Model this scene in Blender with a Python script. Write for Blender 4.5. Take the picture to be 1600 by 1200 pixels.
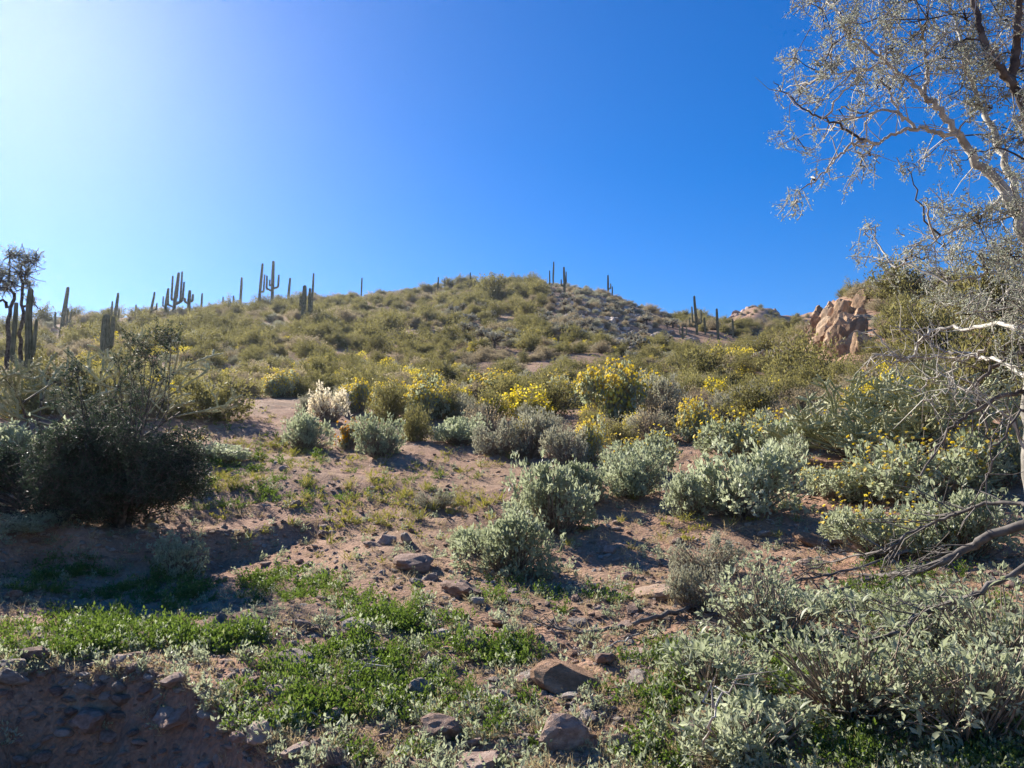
import bpy, math, random
import numpy as np
from mathutils import Vector, noise as mnoise

for o in list(bpy.data.objects):
    bpy.data.objects.remove(o)
SC = bpy.context.scene
COL = SC.collection

# ------------------------------------------------------------------ camera
PITCH = math.radians(8.0)
FPX = 1232.0                       # focal length in photo pixels (1600 wide)
CAMZ = 1.6
cam_d = bpy.data.cameras.new('camera')
cam_d.sensor_width = 36.0
cam_d.lens = 36.0 * FPX / 1600.0
cam_d.clip_start = 0.05
cam_d.clip_end = 8000
cam = bpy.data.objects.new('camera', cam_d)
COL.objects.link(cam)
cam.location = (0, 0, CAMZ)
cam.rotation_euler = (math.radians(90) + PITCH, 0, 0)
SC.camera = cam

# ------------------------------------------------------------------ sky, sun, exposure
SUN_EL = math.radians(30.8)
SUN_AZ = math.radians(-37.0)       # left of straight ahead (+y)
w = bpy.data.worlds.new('World')
SC.world = w
w.use_nodes = True
nt = w.node_tree
bg = nt.nodes['Background']
sky = nt.nodes.new('ShaderNodeTexSky')
sky.sky_type = 'NISHITA'
sky.sun_disc = False
sky.sun_elevation = SUN_EL
sky.sun_rotation = SUN_AZ
sky.altitude = 600
sky.air_density = 1.0
sky.dust_density = 0.06
sky.ozone_density = 3.5
hsv = nt.nodes.new('ShaderNodeHueSaturation')
hsv.inputs['Saturation'].default_value = 1.42
hsv.inputs['Hue'].default_value = 0.512
nt.links.new(sky.outputs[0], hsv.inputs['Color'])
nt.links.new(hsv.outputs[0], bg.inputs[0])
bg.inputs[1].default_value = 0.069
sun_d = bpy.data.lights.new('sun', 'SUN')
sun_d.energy = 5.0
sun_d.angle = math.radians(0.53)
sun_d.color = (1.0, 0.925, 0.81)
sun = bpy.data.objects.new('sun', sun_d)
COL.objects.link(sun)
SDIR = Vector((math.sin(SUN_AZ) * math.cos(SUN_EL), math.cos(SUN_AZ) * math.cos(SUN_EL), math.sin(SUN_EL)))
sun.rotation_euler = SDIR.to_track_quat('Z', 'Y').to_euler()
SC.view_settings.view_transform = 'Standard'
SC.view_settings.look = 'None'
SC.view_settings.gamma = 1.0
SC.view_settings.exposure = 1.22
SC.cycles.max_bounces = 6
SC.cycles.transparent_max_bounces = 4
SC.cycles.use_denoising = True

rng = np.random.default_rng(11)
random.seed(5)

# ------------------------------------------------------------------ numpy noise
def _hash(ix, iy, seed):
    h = (ix.astype(np.int64) * 374761393 + iy.astype(np.int64) * 668265263 + seed * 982451653) & 0xFFFFFFFF
    h = ((h ^ (h >> 13)) * 1274126177) & 0xFFFFFFFF
    return (h ^ (h >> 16)) & 0xFFFFFFFF

def perlin(x, y, seed=0):
    x = np.asarray(x, float); y = np.asarray(y, float)
    ix = np.floor(x); iy = np.floor(y)
    fx = x - ix; fy = y - iy
    u = fx * fx * fx * (fx * (fx * 6 - 15) + 10)
    v = fy * fy * fy * (fy * (fy * 6 - 15) + 10)
    def g(ox, oy):
        a = _hash(ix + ox, iy + oy, seed) * (2 * math.pi / 4294967296.0)
        return np.cos(a) * (fx - ox) + np.sin(a) * (fy - oy)
    return ((g(0, 0) * (1 - u) + g(1, 0) * u) * (1 - v) + (g(0, 1) * (1 - u) + g(1, 1) * u) * v) * 1.4

def fbm(x, y, seed=0, oct=4):
    s = 0; a = 1.0
    for k in range(oct):
        s = s + a * perlin(x * 2 ** k, y * 2 ** k, seed + k * 17)
        a *= 0.5
    return s

def sstep(a, b, x):
    t = np.clip((x - a) / (b - a), 0, 1)
    return t * t * (3 - 2 * t)

# ------------------------------------------------------------------ photo pixel -> direction / point
CP, SP = math.cos(PITCH), math.sin(PITCH)
def ray(px, py):
    a = (px - 800.0) / FPX; b = (600.0 - py) / FPX
    return np.array([a, CP - b * SP, SP + b * CP])
def az_te(px, py):
    r = ray(px, py); h = math.hypot(r[0], r[1])
    return math.atan2(r[0], r[1]), r[2] / h
def P3(px, py, d):
    r = ray(px, py); h = math.hypot(r[0], r[1])
    return np.array([r[0] / h * d, r[1] / h * d, CAMZ + r[2] / h * d])

# ------------------------------------------------------------------ terrain height
_ND = np.array([0.5, 2.0, 3.0, 4.5, 7.0, 9.0, 14.0, 22.0, 30.0])
_NZ = np.array([0.35, 0.46, 0.58, 0.78, 1.02, 1.38, 2.40, 4.00, 5.5])
_ridge = [(-900, 560, 70), (-300, 530, 80), (0, 519, 90), (100, 506, 92), (200, 499, 96), (300, 490, 102), (400, 477, 110), (470, 469, 118),
          (560, 465, 128), (620, 461, 138), (680, 451, 146), (740, 444, 150), (800, 442, 150), (840, 441, 150),
          (900, 447, 150), (950, 461, 148), (1000, 479, 142), (1050, 495, 136), (1100, 505, 130), (1150, 511, 126),
          (1200, 512, 122), (1268, 510, 112), (1286, 484, 74), (1310, 470, 66), (1345, 456, 62), (1400, 444, 60), (1500, 440, 58),
          (1600, 446, 56), (1900, 480, 55), (2600, 560, 55)]
_RA = np.array([az_te(p[0], p[1])[0] for p in _ridge])
_RT = np.array([az_te(p[0], p[1])[1] for p in _ridge])
_RD = np.array([p[2] for p in _ridge], float)
_far = [(-400, 560), (600, 545), (1000, 524), (1080, 508), (1130, 499), (1152, 488), (1180, 481), (1204, 484), (1222, 493), (1250, 490),
        (1290, 486), (1350, 475), (1450, 480), (1800, 520), (2400, 560)]
_FA = np.array([az_te(p[0], p[1])[0] for p in _far])
_FT = np.array([az_te(p[0], p[1])[1] for p in _far])
_bank = [(-900, 4.6), (0, 4.3), (180, 4.1), (300, 3.95), (400, 3.5), (480, 3.05), (600, 2.5), (1600, 2.3), (2600, 2.3)]
_BA = np.array([az_te(p[0], 1000)[0] for p in _bank])
_BD = np.array([p[1] for p in _bank], float)

def height(x, y, detail=True):
    x = np.asarray(x, float); y = np.asarray(y, float)
    d = np.hypot(x, y) + 1e-6
    az = np.arctan2(x, y)
    azj = az + 0.012 * perlin(d * 0.15, az * 6, 91) * sstep(25, 60, d)
    near = np.interp(np.log(d), np.log(_ND), _NZ)
    R = np.interp(azj, _RA, _RD); zR = CAMZ + np.interp(azj, _RA, _RT) * R
    t = np.clip((d - 20.0) / (R - 20.0), 0, 1)
    z20 = np.interp(math.log(20.0), np.log(_ND), _NZ)
    hill = z20 + (zR - z20) * t ** 1.18
    k = sstep(17, 23, d)
    z = near * (1 - k) + hill * k
    over = np.clip(d - R, 0, None)
    z = z - 0.02 * over ** 2 / (1 + 0.035 * over)
    zF = CAMZ + np.interp(az, _FA, _FT) * 280.0
    far = zF - 0.45 * (np.sqrt((d - 285.0) ** 2 + 64) - 8) + 2.2 * fbm(x * 0.05, y * 0.05, 77, 3) * sstep(150, 250, d)
    z = np.maximum(z, np.where(d > 120, far, -99))
    z = np.where(d > 300, np.maximum(z, -5 + 0 * z), z)
    # only the side in front of the road is a hill
    back = sstep(1.75, 2.3, np.abs(az))
    z = z * (1 - back) + back * (0.02 * d ** 0.9 * 0.2)
    # undulation
    amp = np.clip((d - 20) / 60.0, 0, 1) * 1.1 * (1 - 0.6 * np.exp(-((d - R) / 10.0) ** 2))
    z = z + amp * fbm(x * 0.045, y * 0.045, 3, 3)
    z = z + 0.10 * fbm(x * 0.45, y * 0.45, 9, 3) * sstep(3.5, 9, d) + 0.04 * perlin(x * 1.1, y * 1.1, 10) * sstep(2.5, 5, d)
    if detail:
        fine = sstep(60, 8, d)
        z = z + fine * (0.028 * fbm(x * 3.1, y * 3.1, 21, 2) + 0.016 * np.abs(perlin(x * 9, y * 9, 23)) + 0.007 * perlin(x * 22, y * 22, 24))
    # steep side of a shallow gully on the left, facing the road
    azg = (az - math.radians(-25.5)) / math.radians(13.5)
    gm = sstep(1.25, 0.35, np.abs(azg + 0.12 * perlin(d * 1.3, az * 3, 61)))
    gd = 8.35 + 0.35 * fbm(az * 9, 0 * az + 4.4, 36, 2) + 0.5 * azg
    z = z - gm * (0.27 * sstep(gd, gd - 0.38, d) * sstep(4.6, 7.0, d))
    # road cut bank
    c = np.interp(az, _BA, _BD) + 0.30 * fbm(az * 7.0, 0 * az + 1.3, 31, 3)
    nd = np.clip(c - d, 0, None)
    drop = nd * 1.15 + 0.05 * np.sin(np.clip(nd * 9, 0, 20))
    rough = 0.11 * fbm(x * 3.6, y * 3.6, 41, 3) * np.clip(nd * 4, 0, 1) * np.clip((1.6 - nd) * 2, 0, 1)
    zb = z - drop + rough
    floor = 0.015 * perlin(x * 2, y * 2, 55)
    return np.where(d < c, np.maximum(zb, floor + np.clip(zb, -0.5, 0) * 0.02), z)

_GA = np.linspace(-0.76, 0.76, 700)
_GD = np.exp(np.arange(math.log(1.6), math.log(158), 0.008))
_GZ = height(np.sin(_GA)[:, None] * _GD[None], np.cos(_GA)[:, None] * _GD[None], False).astype(np.float32)

def ground_many(px, py):
    """points where the lines of sight through photo pixels meet the hillside"""
    px = np.asarray(px, float); py = np.asarray(py, float)
    a = (px - 800) / FPX; b = (600 - py) / FPX
    rx = a; ry = CP - b * SP; rz = SP + b * CP
    h = np.hypot(rx, ry); rx, ry, rz = rx / h, ry / h, rz / h
    ia = (np.arctan2(rx, ry) - _GA[0]) / (_GA[1] - _GA[0])
    i = np.clip(ia.astype(int), 0, len(_GA) - 2); t = np.clip(ia - i, 0, 1)[:, None]
    out = np.full(len(px), np.nan)
    for i0 in range(0, len(px), 3000):
        q = slice(i0, i0 + 3000)
        Z = _GZ[i[q]] * (1 - t[q]) + _GZ[i[q] + 1] * t[q]
        hit = CAMZ + rz[q, None] * _GD[None] < Z
        out[q] = np.where(hit.any(1), _GD[np.argmax(hit, 1)], np.nan)
    ok = ~np.isnan(out)
    x = (rx * out)[ok]; y = (ry * out)[ok]
    return np.stack([x, y, height(x, y)], 1), ok

def ground(px, py):
    """the same for one pixel; a pixel above the skyline takes the ridge below it"""
    pts, ok = ground_many(np.full(60, px), py + 2.0 * np.arange(60))
    return pts[0].copy() if len(pts) else P3(px, py, 100)

def gz(x, y):
    return float(height(np.array([x]), np.array([y]))[0])

# ------------------------------------------------------------------ materials
def new_mat(name):
    m = bpy.data.materials.new(name)
    m.use_nodes = True
    n = m.node_tree
    for x in list(n.nodes):
        n.nodes.remove(x)
    return m, n, n.nodes, n.links

def ramp(N, stops):
    r = N.new('ShaderNodeValToRGB')
    e = r.color_ramp.elements
    e[0].position = stops[0][0]; e[0].color = (*stops[0][1], 1)
    e[1].position = stops[-1][0]; e[1].color = (*stops[-1][1], 1)
    for p, c in stops[1:-1]:
        k = e.new(p); k.color = (*c, 1)
    return r

def leaf_mat(name, c0, c1, transl=0.35, rough=0.55, c2=None, spec=0.3):
    """leaf colours differ per leaf (mesh attribute 'var') and per plant (object random)"""
    m, n, N, L = new_mat(name)
    out = N.new('ShaderNodeOutputMaterial')
    at = N.new('ShaderNodeAttribute'); at.attribute_name = 'var'
    oi = N.new('ShaderNodeObjectInfo')
    ad = N.new('ShaderNodeMath'); ad.operation = 'MULTIPLY_ADD'
    L.new(oi.outputs['Random'], ad.inputs[0]); ad.inputs[1].default_value = 0.4
    mu = N.new('ShaderNodeMath'); mu.operation = 'MULTIPLY'; mu.inputs[1].default_value = 0.6
    L.new(at.outputs['Fac'], mu.inputs[0]); L.new(mu.outputs[0], ad.inputs[2])
    st = [(0.05, c0), (0.8, c1)]
    if c2: st.append((0.97, c2))
    r = ramp(N, st)
    L.new(ad.outputs[0], r.inputs[0])
    p = N.new('ShaderNodeBsdfPrincipled')
    p.inputs['Roughness'].default_value = rough
    p.inputs['Specular IOR Level'].default_value = spec
    t = N.new('ShaderNodeBsdfTranslucent')
    hs = N.new('ShaderNodeHueSaturation'); hs.inputs['Saturation'].default_value = 1.15; hs.inputs['Value'].default_value = 1.15
    L.new(r.outputs[0], p.inputs['Base Color']); L.new(r.outputs[0], hs.inputs['Color']); L.new(hs.outputs[0], t.inputs['Color'])
    mx = N.new('ShaderNodeMixShader'); mx.inputs[0].default_value = transl
    L.new(p.outputs[0], mx.inputs[1]); L.new(t.outputs[0], mx.inputs[2]); L.new(mx.outputs[0], out.inputs[0])
    return m

def bark_mat(name, c0, c1, scale=30.0, rough=0.85):
    m, n, N, L = new_mat(name)
    out = N.new('ShaderNodeOutputMaterial')
    tc = N.new('ShaderNodeTexCoord')
    nz = N.new('ShaderNodeTexNoise'); nz.inputs['Scale'].default_value = scale; nz.inputs['Detail'].default_value = 5
    L.new(tc.outputs['Object'], nz.inputs['Vector'])
    r = ramp(N, [(0.35, c0), (0.65, c1)])
    L.new(nz.outputs['Fac'], r.inputs[0])
    p = N.new('ShaderNodeBsdfPrincipled'); p.inputs['Roughness'].default_value = rough
    p.inputs['Specular IOR Level'].default_value = 0.3
    b = N.new('ShaderNodeBump'); b.inputs['Strength'].default_value = 0.6; b.inputs['Distance'].default_value = 0.01
    L.new(nz.outputs['Fac'], b.inputs['Height']); L.new(b.outputs[0], p.inputs['Normal'])
    L.new(r.outputs[0], p.inputs['Base Color']); L.new(p.outputs[0], out.inputs[0])
    return m

def rock_mat(name, c0, c1, c2):
    m, n, N, L = new_mat(name)
    out = N.new('ShaderNodeOutputMaterial')
    tc = N.new('ShaderNodeTexCoord')
    oi = N.new('ShaderNodeObjectInfo')
    n1 = N.new('ShaderNodeTexNoise'); n1.inputs['Scale'].default_value = 2.2; n1.inputs['Detail'].default_value = 8; n1.inputs['Roughness'].default_value = 0.65
    n2 = N.new('ShaderNodeTexNoise'); n2.inputs['Scale'].default_value = 14; n2.inputs['Detail'].default_value = 6; n2.inputs['Roughness'].default_value = 0.7
    vo = N.new('ShaderNodeVectorMath'); vo.operation = 'ADD'
    L.new(tc.outputs['Object'], vo.inputs[0]); L.new(oi.outputs['Random'], vo.inputs[1])
    L.new(vo.outputs[0], n1.inputs['Vector']); L.new(vo.outputs[0], n2.inputs['Vector'])
    ad = N.new('ShaderNodeMath'); ad.operation = 'MULTIPLY_ADD'; ad.inputs[1].default_value = 0.35
    L.new(oi.outputs['Random'], ad.inputs[0])
    sb = N.new('ShaderNodeMath'); sb.operation = 'SUBTRACT'; sb.inputs[1].default_value = 0.17
    L.new(n1.outputs['Fac'], sb.inputs[0]); L.new(sb.outputs[0], ad.inputs[2])
    r = ramp(N, [(0.32, c0), (0.5, c1), (0.68, c2)])
    L.new(ad.outputs[0], r.inputs[0])
    p = N.new('ShaderNodeBsdfPrincipled'); p.inputs['Roughness'].default_value = 0.9
    p.inputs['Specular IOR Level'].default_value = 0.25
    b = N.new('ShaderNodeBump'); b.inputs['Strength'].default_value = 0.8; b.inputs['Distance'].default_value = 0.06
    L.new(n2.outputs['Fac'], b.inputs['Height']); L.new(b.outputs[0], p.inputs['Normal'])
    L.new(r.outputs[0], p.inputs['Base Color']); L.new(p.outputs[0], out.inputs[0])
    return m

def ground_mat():
    m, n, N, L = new_mat('desert_soil')
    out = N.new('ShaderNodeOutputMaterial')
    tc = N.new('ShaderNodeTexCoord')
    def noise(s, det=6, ro=0.6):
        z = N.new('ShaderNodeTexNoise'); z.inputs['Scale'].default_value = s; z.inputs['Detail'].default_value = det
        z.inputs['Roughness'].default_value = ro; L.new(tc.outputs['Object'], z.inputs['Vector']); return z
    big = noise(0.35, 4); mid = noise(3.0, 8, 0.7); fin = noise(38.0, 5, 0.7)
    vor = N.new('ShaderNodeTexVoronoi'); vor.inputs['Scale'].default_value = 34.0; L.new(tc.outputs['Object'], vor.inputs['Vector'])
    r1 = ramp(N, [(0.30, (0.20, 0.108, 0.072)), (0.52, (0.37, 0.222, 0.150)), (0.72, (0.52, 0.355, 0.26))])
    L.new(mid.outputs['Fac'], r1.inputs[0])
    r2 = ramp(N, [(0.35, (0.27, 0.20, 0.12)), (0.65, (0.42, 0.235, 0.155))])
    L.new(big.outputs['Fac'], r2.inputs[0])
    mx = N.new('ShaderNodeMix'); mx.data_type = 'RGBA'; mx.inputs['Factor'].default_value = 0.42
    L.new(r1.outputs[0], mx.inputs['A']); L.new(r2.outputs[0], mx.inputs['B'])
    hs = N.new('ShaderNodeHueSaturation')
    mr = N.new('ShaderNodeMapRange'); mr.inputs['From Min'].default_value = 0.25; mr.inputs['From Max'].default_value = 0.75
    mr.inputs['To Min'].default_value = 0.6; mr.inputs['To Max'].default_value = 1.35
    L.new(fin.outputs['Fac'], mr.inputs['Value']); L.new(mr.outputs[0], hs.inputs['Value']); L.new(mx.outputs['Result'], hs.inputs['Color'])
    p = N.new('ShaderNodeBsdfPrincipled'); p.inputs['Roughness'].default_value = 0.95; p.inputs['Specular IOR Level'].default_value = 0.15
    L.new(hs.outputs[0], p.inputs['Base Color'])
    ad = N.new('ShaderNodeMath'); ad.operation = 'MULTIPLY_ADD'; ad.inputs[1].default_value = -0.6
    L.new(vor.outputs['Distance'], ad.inputs[0]); L.new(fin.outputs['Fac'], ad.inputs[2])
    b = N.new('ShaderNodeBump'); b.inputs['Strength'].default_value = 0.9; b.inputs['Distance'].default_value = 0.025
    L.new(ad.outputs[0], b.inputs['Height']); L.new(b.outputs[0], p.inputs['Normal'])
    L.new(p.outputs[0], out.inputs[0])
    return m

M = {}
M['soil'] = ground_mat()
M['brittle'] = leaf_mat('brittlebush_leaf', (0.205, 0.235, 0.135), (0.45, 0.48, 0.33), 0.48, 0.5, (0.66, 0.67, 0.52), 0.45)
M['brittle_grey'] = leaf_mat('grey_leaf', (0.24, 0.235, 0.165), (0.43, 0.42, 0.31), 0.38, 0.65)
M['olive'] = leaf_mat('olive_leaf', (0.125, 0.12, 0.048), (0.295, 0.27, 0.12), 0.48, 0.55)
M['bursage'] = leaf_mat('bursage_leaf', (0.21, 0.175, 0.115), (0.42, 0.36, 0.245), 0.45, 0.7)
M['yellowgreen'] = leaf_mat('yellow_green_leaf', (0.19, 0.19, 0.05), (0.36, 0.33, 0.10), 0.4, 0.6)
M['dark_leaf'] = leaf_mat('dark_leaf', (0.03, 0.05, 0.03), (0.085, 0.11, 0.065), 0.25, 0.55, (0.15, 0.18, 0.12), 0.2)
M['forb'] = leaf_mat('green_forb_leaf', (0.065, 0.105, 0.022), (0.165, 0.225, 0.058), 0.45, 0.5, (0.36, 0.38, 0.20), 0.4)
M['straw'] = leaf_mat('straw', (0.36, 0.285, 0.165), (0.60, 0.49, 0.31), 0.35, 0.8)
M['cream'] = leaf_mat('cream_seed_heads', (0.70, 0.63, 0.46), (0.86, 0.80, 0.64), 0.5, 0.8)
M['flower'] = leaf_mat('yellow_petal', (0.66, 0.52, 0.07), (0.82, 0.70, 0.18), 0.48, 0.6)
M['orange_flower'] = leaf_mat('golden_petal', (0.66, 0.34, 0.01), (0.82, 0.50, 0.03), 0.35, 0.6)
M['tree_leaf'] = leaf_mat('mesquite_leaf', (0.17, 0.19, 0.14), (0.36, 0.38, 0.30), 0.45, 0.5, (0.55, 0.56, 0.46))
M['stem'] = bark_mat('shrub_stem', (0.16, 0.12, 0.09), (0.33, 0.27, 0.21))
M['palebark'] = bark_mat('pale_bark', (0.30, 0.27, 0.23), (0.58, 0.55, 0.48), 14)
M['greybark'] = bark_mat('grey_bark', (0.17, 0.155, 0.13), (0.36, 0.335, 0.29), 14)
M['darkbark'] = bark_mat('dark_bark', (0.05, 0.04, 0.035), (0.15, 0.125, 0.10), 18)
M['deadwood'] = bark_mat('dead_wood', (0.075, 0.065, 0.058), (0.20, 0.175, 0.155), 16)
M['saguaro'] = bark_mat('saguaro_skin', (0.10, 0.105, 0.06), (0.20, 0.195, 0.125), 5)
M['cholla'] = leaf_mat('cholla_joint', (0.24, 0.25, 0.115), (0.50, 0.49, 0.28), 0.0, 0.65)
M['spine'] = leaf_mat('pale_spines', (0.40, 0.36, 0.24), (0.66, 0.61, 0.45), 0.3, 0.7)
M['rock'] = rock_mat('pink_rock', (0.29, 0.18, 0.135), (0.47, 0.315, 0.245), (0.62, 0.47, 0.385))
M['grey_rock'] = rock_mat('grey_rock', (0.26, 0.20, 0.16), (0.44, 0.36, 0.30), (0.62, 0.54, 0.47))
M['cliff'] = rock_mat('cliff_rock', (0.25, 0.15, 0.085), (0.46, 0.30, 0.175), (0.58, 0.42, 0.27))
M['orange_rock'] = rock_mat('orange_rock', (0.31, 0.18, 0.105), (0.53, 0.32, 0.20), (0.64, 0.45, 0.32))

# ------------------------------------------------------------------ mesh collecting
class MB:
    def __init__(s):
        s.V = []; s.F = []; s.m = []; s.sm = []; s.var = []; s.n = 0; s.mats = []
    def slot(s, mat):
        if mat not in s.mats: s.mats.append(mat)
        return s.mats.index(mat)
    def add(s, V, F, mat, smooth=False, var=None):
        V = np.asarray(V, float).reshape(-1, 3); F = np.asarray(F, np.int64)
        s.V.append(V); s.F.append(F + s.n)
        s.m.append(np.full(len(F), s.slot(mat), np.int32)); s.sm.append(np.full(len(F), smooth, bool))
        s.var.append(np.zeros(len(V)) + 0.5 if var is None else var)
        s.n += len(V)
        return s
    def mesh(s, name):
        me = bpy.data.meshes.new(name)
        V = np.concatenate(s.V); me.vertices.add(len(V)); me.vertices.foreach_set('co', V.astype(np.float32).ravel())
        tot = np.concatenate([np.full(len(f), f.shape[1], np.int32) for f in s.F])
        lv = np.concatenate([f.ravel() for f in s.F]).astype(np.int32)
        me.loops.add(len(lv)); me.loops.foreach_set('vertex_index', lv)
        me.polygons.add(len(tot))
        st = np.zeros(len(tot), np.int32); st[1:] = np.cumsum(tot)[:-1]
        me.polygons.foreach_set('loop_start', st)
        me.polygons.foreach_set('material_index', np.concatenate(s.m))
        me.polygons.foreach_set('use_smooth', np.concatenate(s.sm))
        a = me.attributes.new('var', 'FLOAT', 'POINT'); a.data.foreach_set('value', np.concatenate(s.var).astype(np.float32))
        for k in s.mats: me.materials.append(M[k])
        me.update(calc_edges=True)
        me.validate()
        return me

def link(name, data, parent=None, loc=(0, 0, 0), rz=0.0, sc=1.0):
    o = bpy.data.objects.new(name, data)
    COL.objects.link(o)
    o.location = loc; o.rotation_euler = (0, 0, rz)
    o.scale = sc if hasattr(sc, '__len__') else (sc, sc, sc)
    if parent: o.parent = parent
    if parent and name in ('foliage', 'stems', 'flowers', 'twigs', 'crown', 'joints', 'spines'): o['kind'] = 'stuff'
    return o

def tag(o, label=None, cat=None, group=None, kind=None):
    if label: o['label'] = label
    if cat: o['category'] = cat
    if group: o['group'] = group
    if kind: o['kind'] = kind
    return o

def norm(v):
    return v / (np.linalg.norm(v, axis=-1, keepdims=True) + 1e-9)

def leaf_quads(mb, P, D, ln, wd, mat, var=None, fold=0.25, r=rng):
    """diamond leaves at P pointing along D"""
    n = len(P)
    if n == 0: return
    D = norm(D)
    S = norm(np.cross(D, r.normal(size=(n, 3))))
    U = np.cross(D, S)
    ln = np.broadcast_to(np.asarray(ln, float), (n,))[:, None]; wd = np.broadcast_to(np.asarray(wd, float), (n,))[:, None]
    mid = P + D * ln * 0.45
    V = np.stack([P, mid + S * wd * 0.5 + U * wd * fold, P + D * ln, mid - S * wd * 0.5 + U * wd * fold], 1)
    F = np.arange(n * 4).reshape(n, 4)
    vv = r.random(n) if var is None else var
    mb.add(V.reshape(-1, 3), F, mat, False, np.repeat(vv, 4))

def tube(mb, pts, rad, mat, ns=5, cap=True):
    pts = np.asarray(pts, float); k = len(pts)
    rad = np.broadcast_to(np.asarray(rad, float), (k,))
    T = np.gradient(pts, axis=0); T = norm(T)
    ref = np.array([0.31, 0.17, 0.93]) if abs(T[0, 2]) < 0.9 else np.array([1.0, 0.1, 0.0])
    A = norm(np.cross(T, ref)); B = np.cross(T, A)
    th = np.arange(ns) * 2 * math.pi / ns
    V = pts[:, None] + rad[:, None, None] * (A[:, None] * np.cos(th)[None, :, None] + B[:, None] * np.sin(th)[None, :, None])
    V = V.reshape(-1, 3)
    i = np.arange(k - 1)[:, None] * ns; j = np.arange(ns)[None]; j2 = (j + 1) % ns
    F = np.stack([i + j, i + j2, i + ns + j2, i + ns + j], -1).reshape(-1, 4)
    mb.add(V, F, mat, True)
    if cap:
        tip = pts[-1] + T[-1] * rad[-1]
        base = (k - 1) * ns
        mb.add(np.vstack([V[base:], tip]), np.stack([np.arange(ns), (np.arange(ns) + 1) % ns, np.full(ns, ns)], 1), mat, True)

def tubes_fast(mb, P0, P1, r0, r1, mat, bend=None):
    """many 3-sided two-segment twigs at once"""
    n = len(P0)
    if n == 0: return
    T = norm(P1 - P0)
    A = norm(np.cross(T, rng.normal(size=(n, 3)))); B = np.cross(T, A)
    Pm = (P0 + P1) / 2
    if bend is not None: Pm = Pm + bend
    r0 = np.broadcast_to(np.asarray(r0, float), (n,)); r1 = np.broadcast_to(np.asarray(r1, float), (n,))
    rows = []
    for P, r in ((P0, r0), (Pm, (r0 + r1) / 2), (P1, r1)):
        for k in range(3):
            a = k * 2.0944
            rows.append(P + r[:, None] * (A * math.cos(a) + B * math.sin(a)))
    V = np.stack(rows, 1)
    f = []
    for s in (0, 3):
        for k in range(3):
            f.append([s + k, s + (k + 1) % 3, s + 3 + (k + 1) % 3, s + 3 + k])
    F = (np.arange(n)[:, None, None] * 9 + np.array(f)[None]).reshape(-1, 4)
    mb.add(V.reshape(-1, 3), F, mat, True)

def smooth_path(pts, n=6, jitter=0.0, seed=0):
    """Catmull-Rom through pts"""
    p = np.asarray(pts, float)
    if len(p) < 3:
        t = np.linspace(0, 1, n + 1)[:, None]
        out = p[0] * (1 - t) + p[-1] * t
    else:
        q = np.vstack([2 * p[0] - p[1], p, 2 * p[-1] - p[-2]])
        out = []
        for i in range(1, len(q) - 2):
            for t in np.linspace(0, 1, n, endpoint=False):
                a, b, c, d = q[i - 1], q[i], q[i + 1], q[i + 2]
                out.append(0.5 * (2 * b + (c - a) * t + (2 * a - 5 * b + 4 * c - d) * t * t + (3 * b - a - 3 * c + d) * t ** 3))
        out.append(p[-1]); out = np.array(out)
    if jitter:
        r = np.random.default_rng(seed)
        out = out + r.normal(size=out.shape) * jitter
    return out

# ------------------------------------------------------------------ the ground
def build_ground():
    az_in = np.arange(-44, 44.001, 0.19)
    az_out = np.arange(46.0, 314.0, 2.0)
    az = np.radians(np.concatenate([az_in, az_out]))
    d = np.exp(np.arange(math.log(1.0), math.log(1400), 0.0125))
    dd, aa = np.meshgrid(d, az, indexing='ij')
    x = dd * np.sin(aa); y = dd * np.cos(aa)
    z = height(x, y)
    z = np.where(dd > 420, np.minimum(z, z * 0 - 4), z)
    nr, nc = x.shape
    V = np.stack([x, y, z], -1).reshape(-1, 3)
    i = np.arange(nr - 1)[:, None] * nc; j = np.arange(nc)[None]; j2 = (j + 1) % nc
    F = np.stack([i + j, i + j2, i + nc + j2, i + nc + j], -1).reshape(-1, 4)[:, ::-1]
    mb = MB(); mb.add(V, F, 'soil', True)
    c = np.array([[0, 0, 0.0]]); ring = V[:nc]
    mb.add(np.vstack([ring, c]), np.stack([(np.arange(nc) + 1) % nc, np.arange(nc), np.full(nc, nc)], 1)[:, ::-1], 'soil', True)
    o = link('ground', mb.mesh('ground'))
    tag(o, 'stony pinkish brown desert soil rising to the hill ridge', 'ground', kind='structure')
build_ground()
# ------------------------------------------------------------------ rocks
import bmesh
def rock_mesh(seed, sub, planes, rough, mat):
    r = np.random.default_rng(seed)
    bm = bmesh.new(); bmesh.ops.create_icosphere(bm, subdivisions=sub, radius=1.0)
    n = norm(r.normal(size=(planes, 3))); d = r.uniform(0.55, 0.95, planes)
    for v in bm.verts:
        c = np.array(v.co)
        dots = n @ c
        k = np.where(dots > 0.05, d / np.maximum(dots, 0.05), 9)
        rad = min(1.15, k.min())
        p = Vector(c) * 1.7 + Vector((seed * 3.1, seed, 0))
        rad *= 1 + rough * mnoise.noise(p) + rough * 0.22 * mnoise.noise(p * 2.6) + rough * 0.16 * mnoise.noise(p * 7)
        v.co = v.co * rad
    me = bpy.data.meshes.new('rock')
    bm.to_mesh(me); bm.free()
    me.materials.append(M[mat])
    return me
ROCKS = {m: [rock_mesh(s * 7 + i, 3, pl, ro, m) for s, pl, ro in ((1, 9, 0.16), (2, 13, 0.14), (3, 7, 0.2), (4, 16, 0.2), (5, 10, 0.12))]
         for i, m in enumerate(('rock', 'grey_rock', 'orange_rock', 'cliff'))}
PEBBLES = {m: [rock_mesh(s * 5 + 60, 2, 8, 0.16, m) for s in (1, 2, 3)] for m in ('rock', 'grey_rock')}

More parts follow.
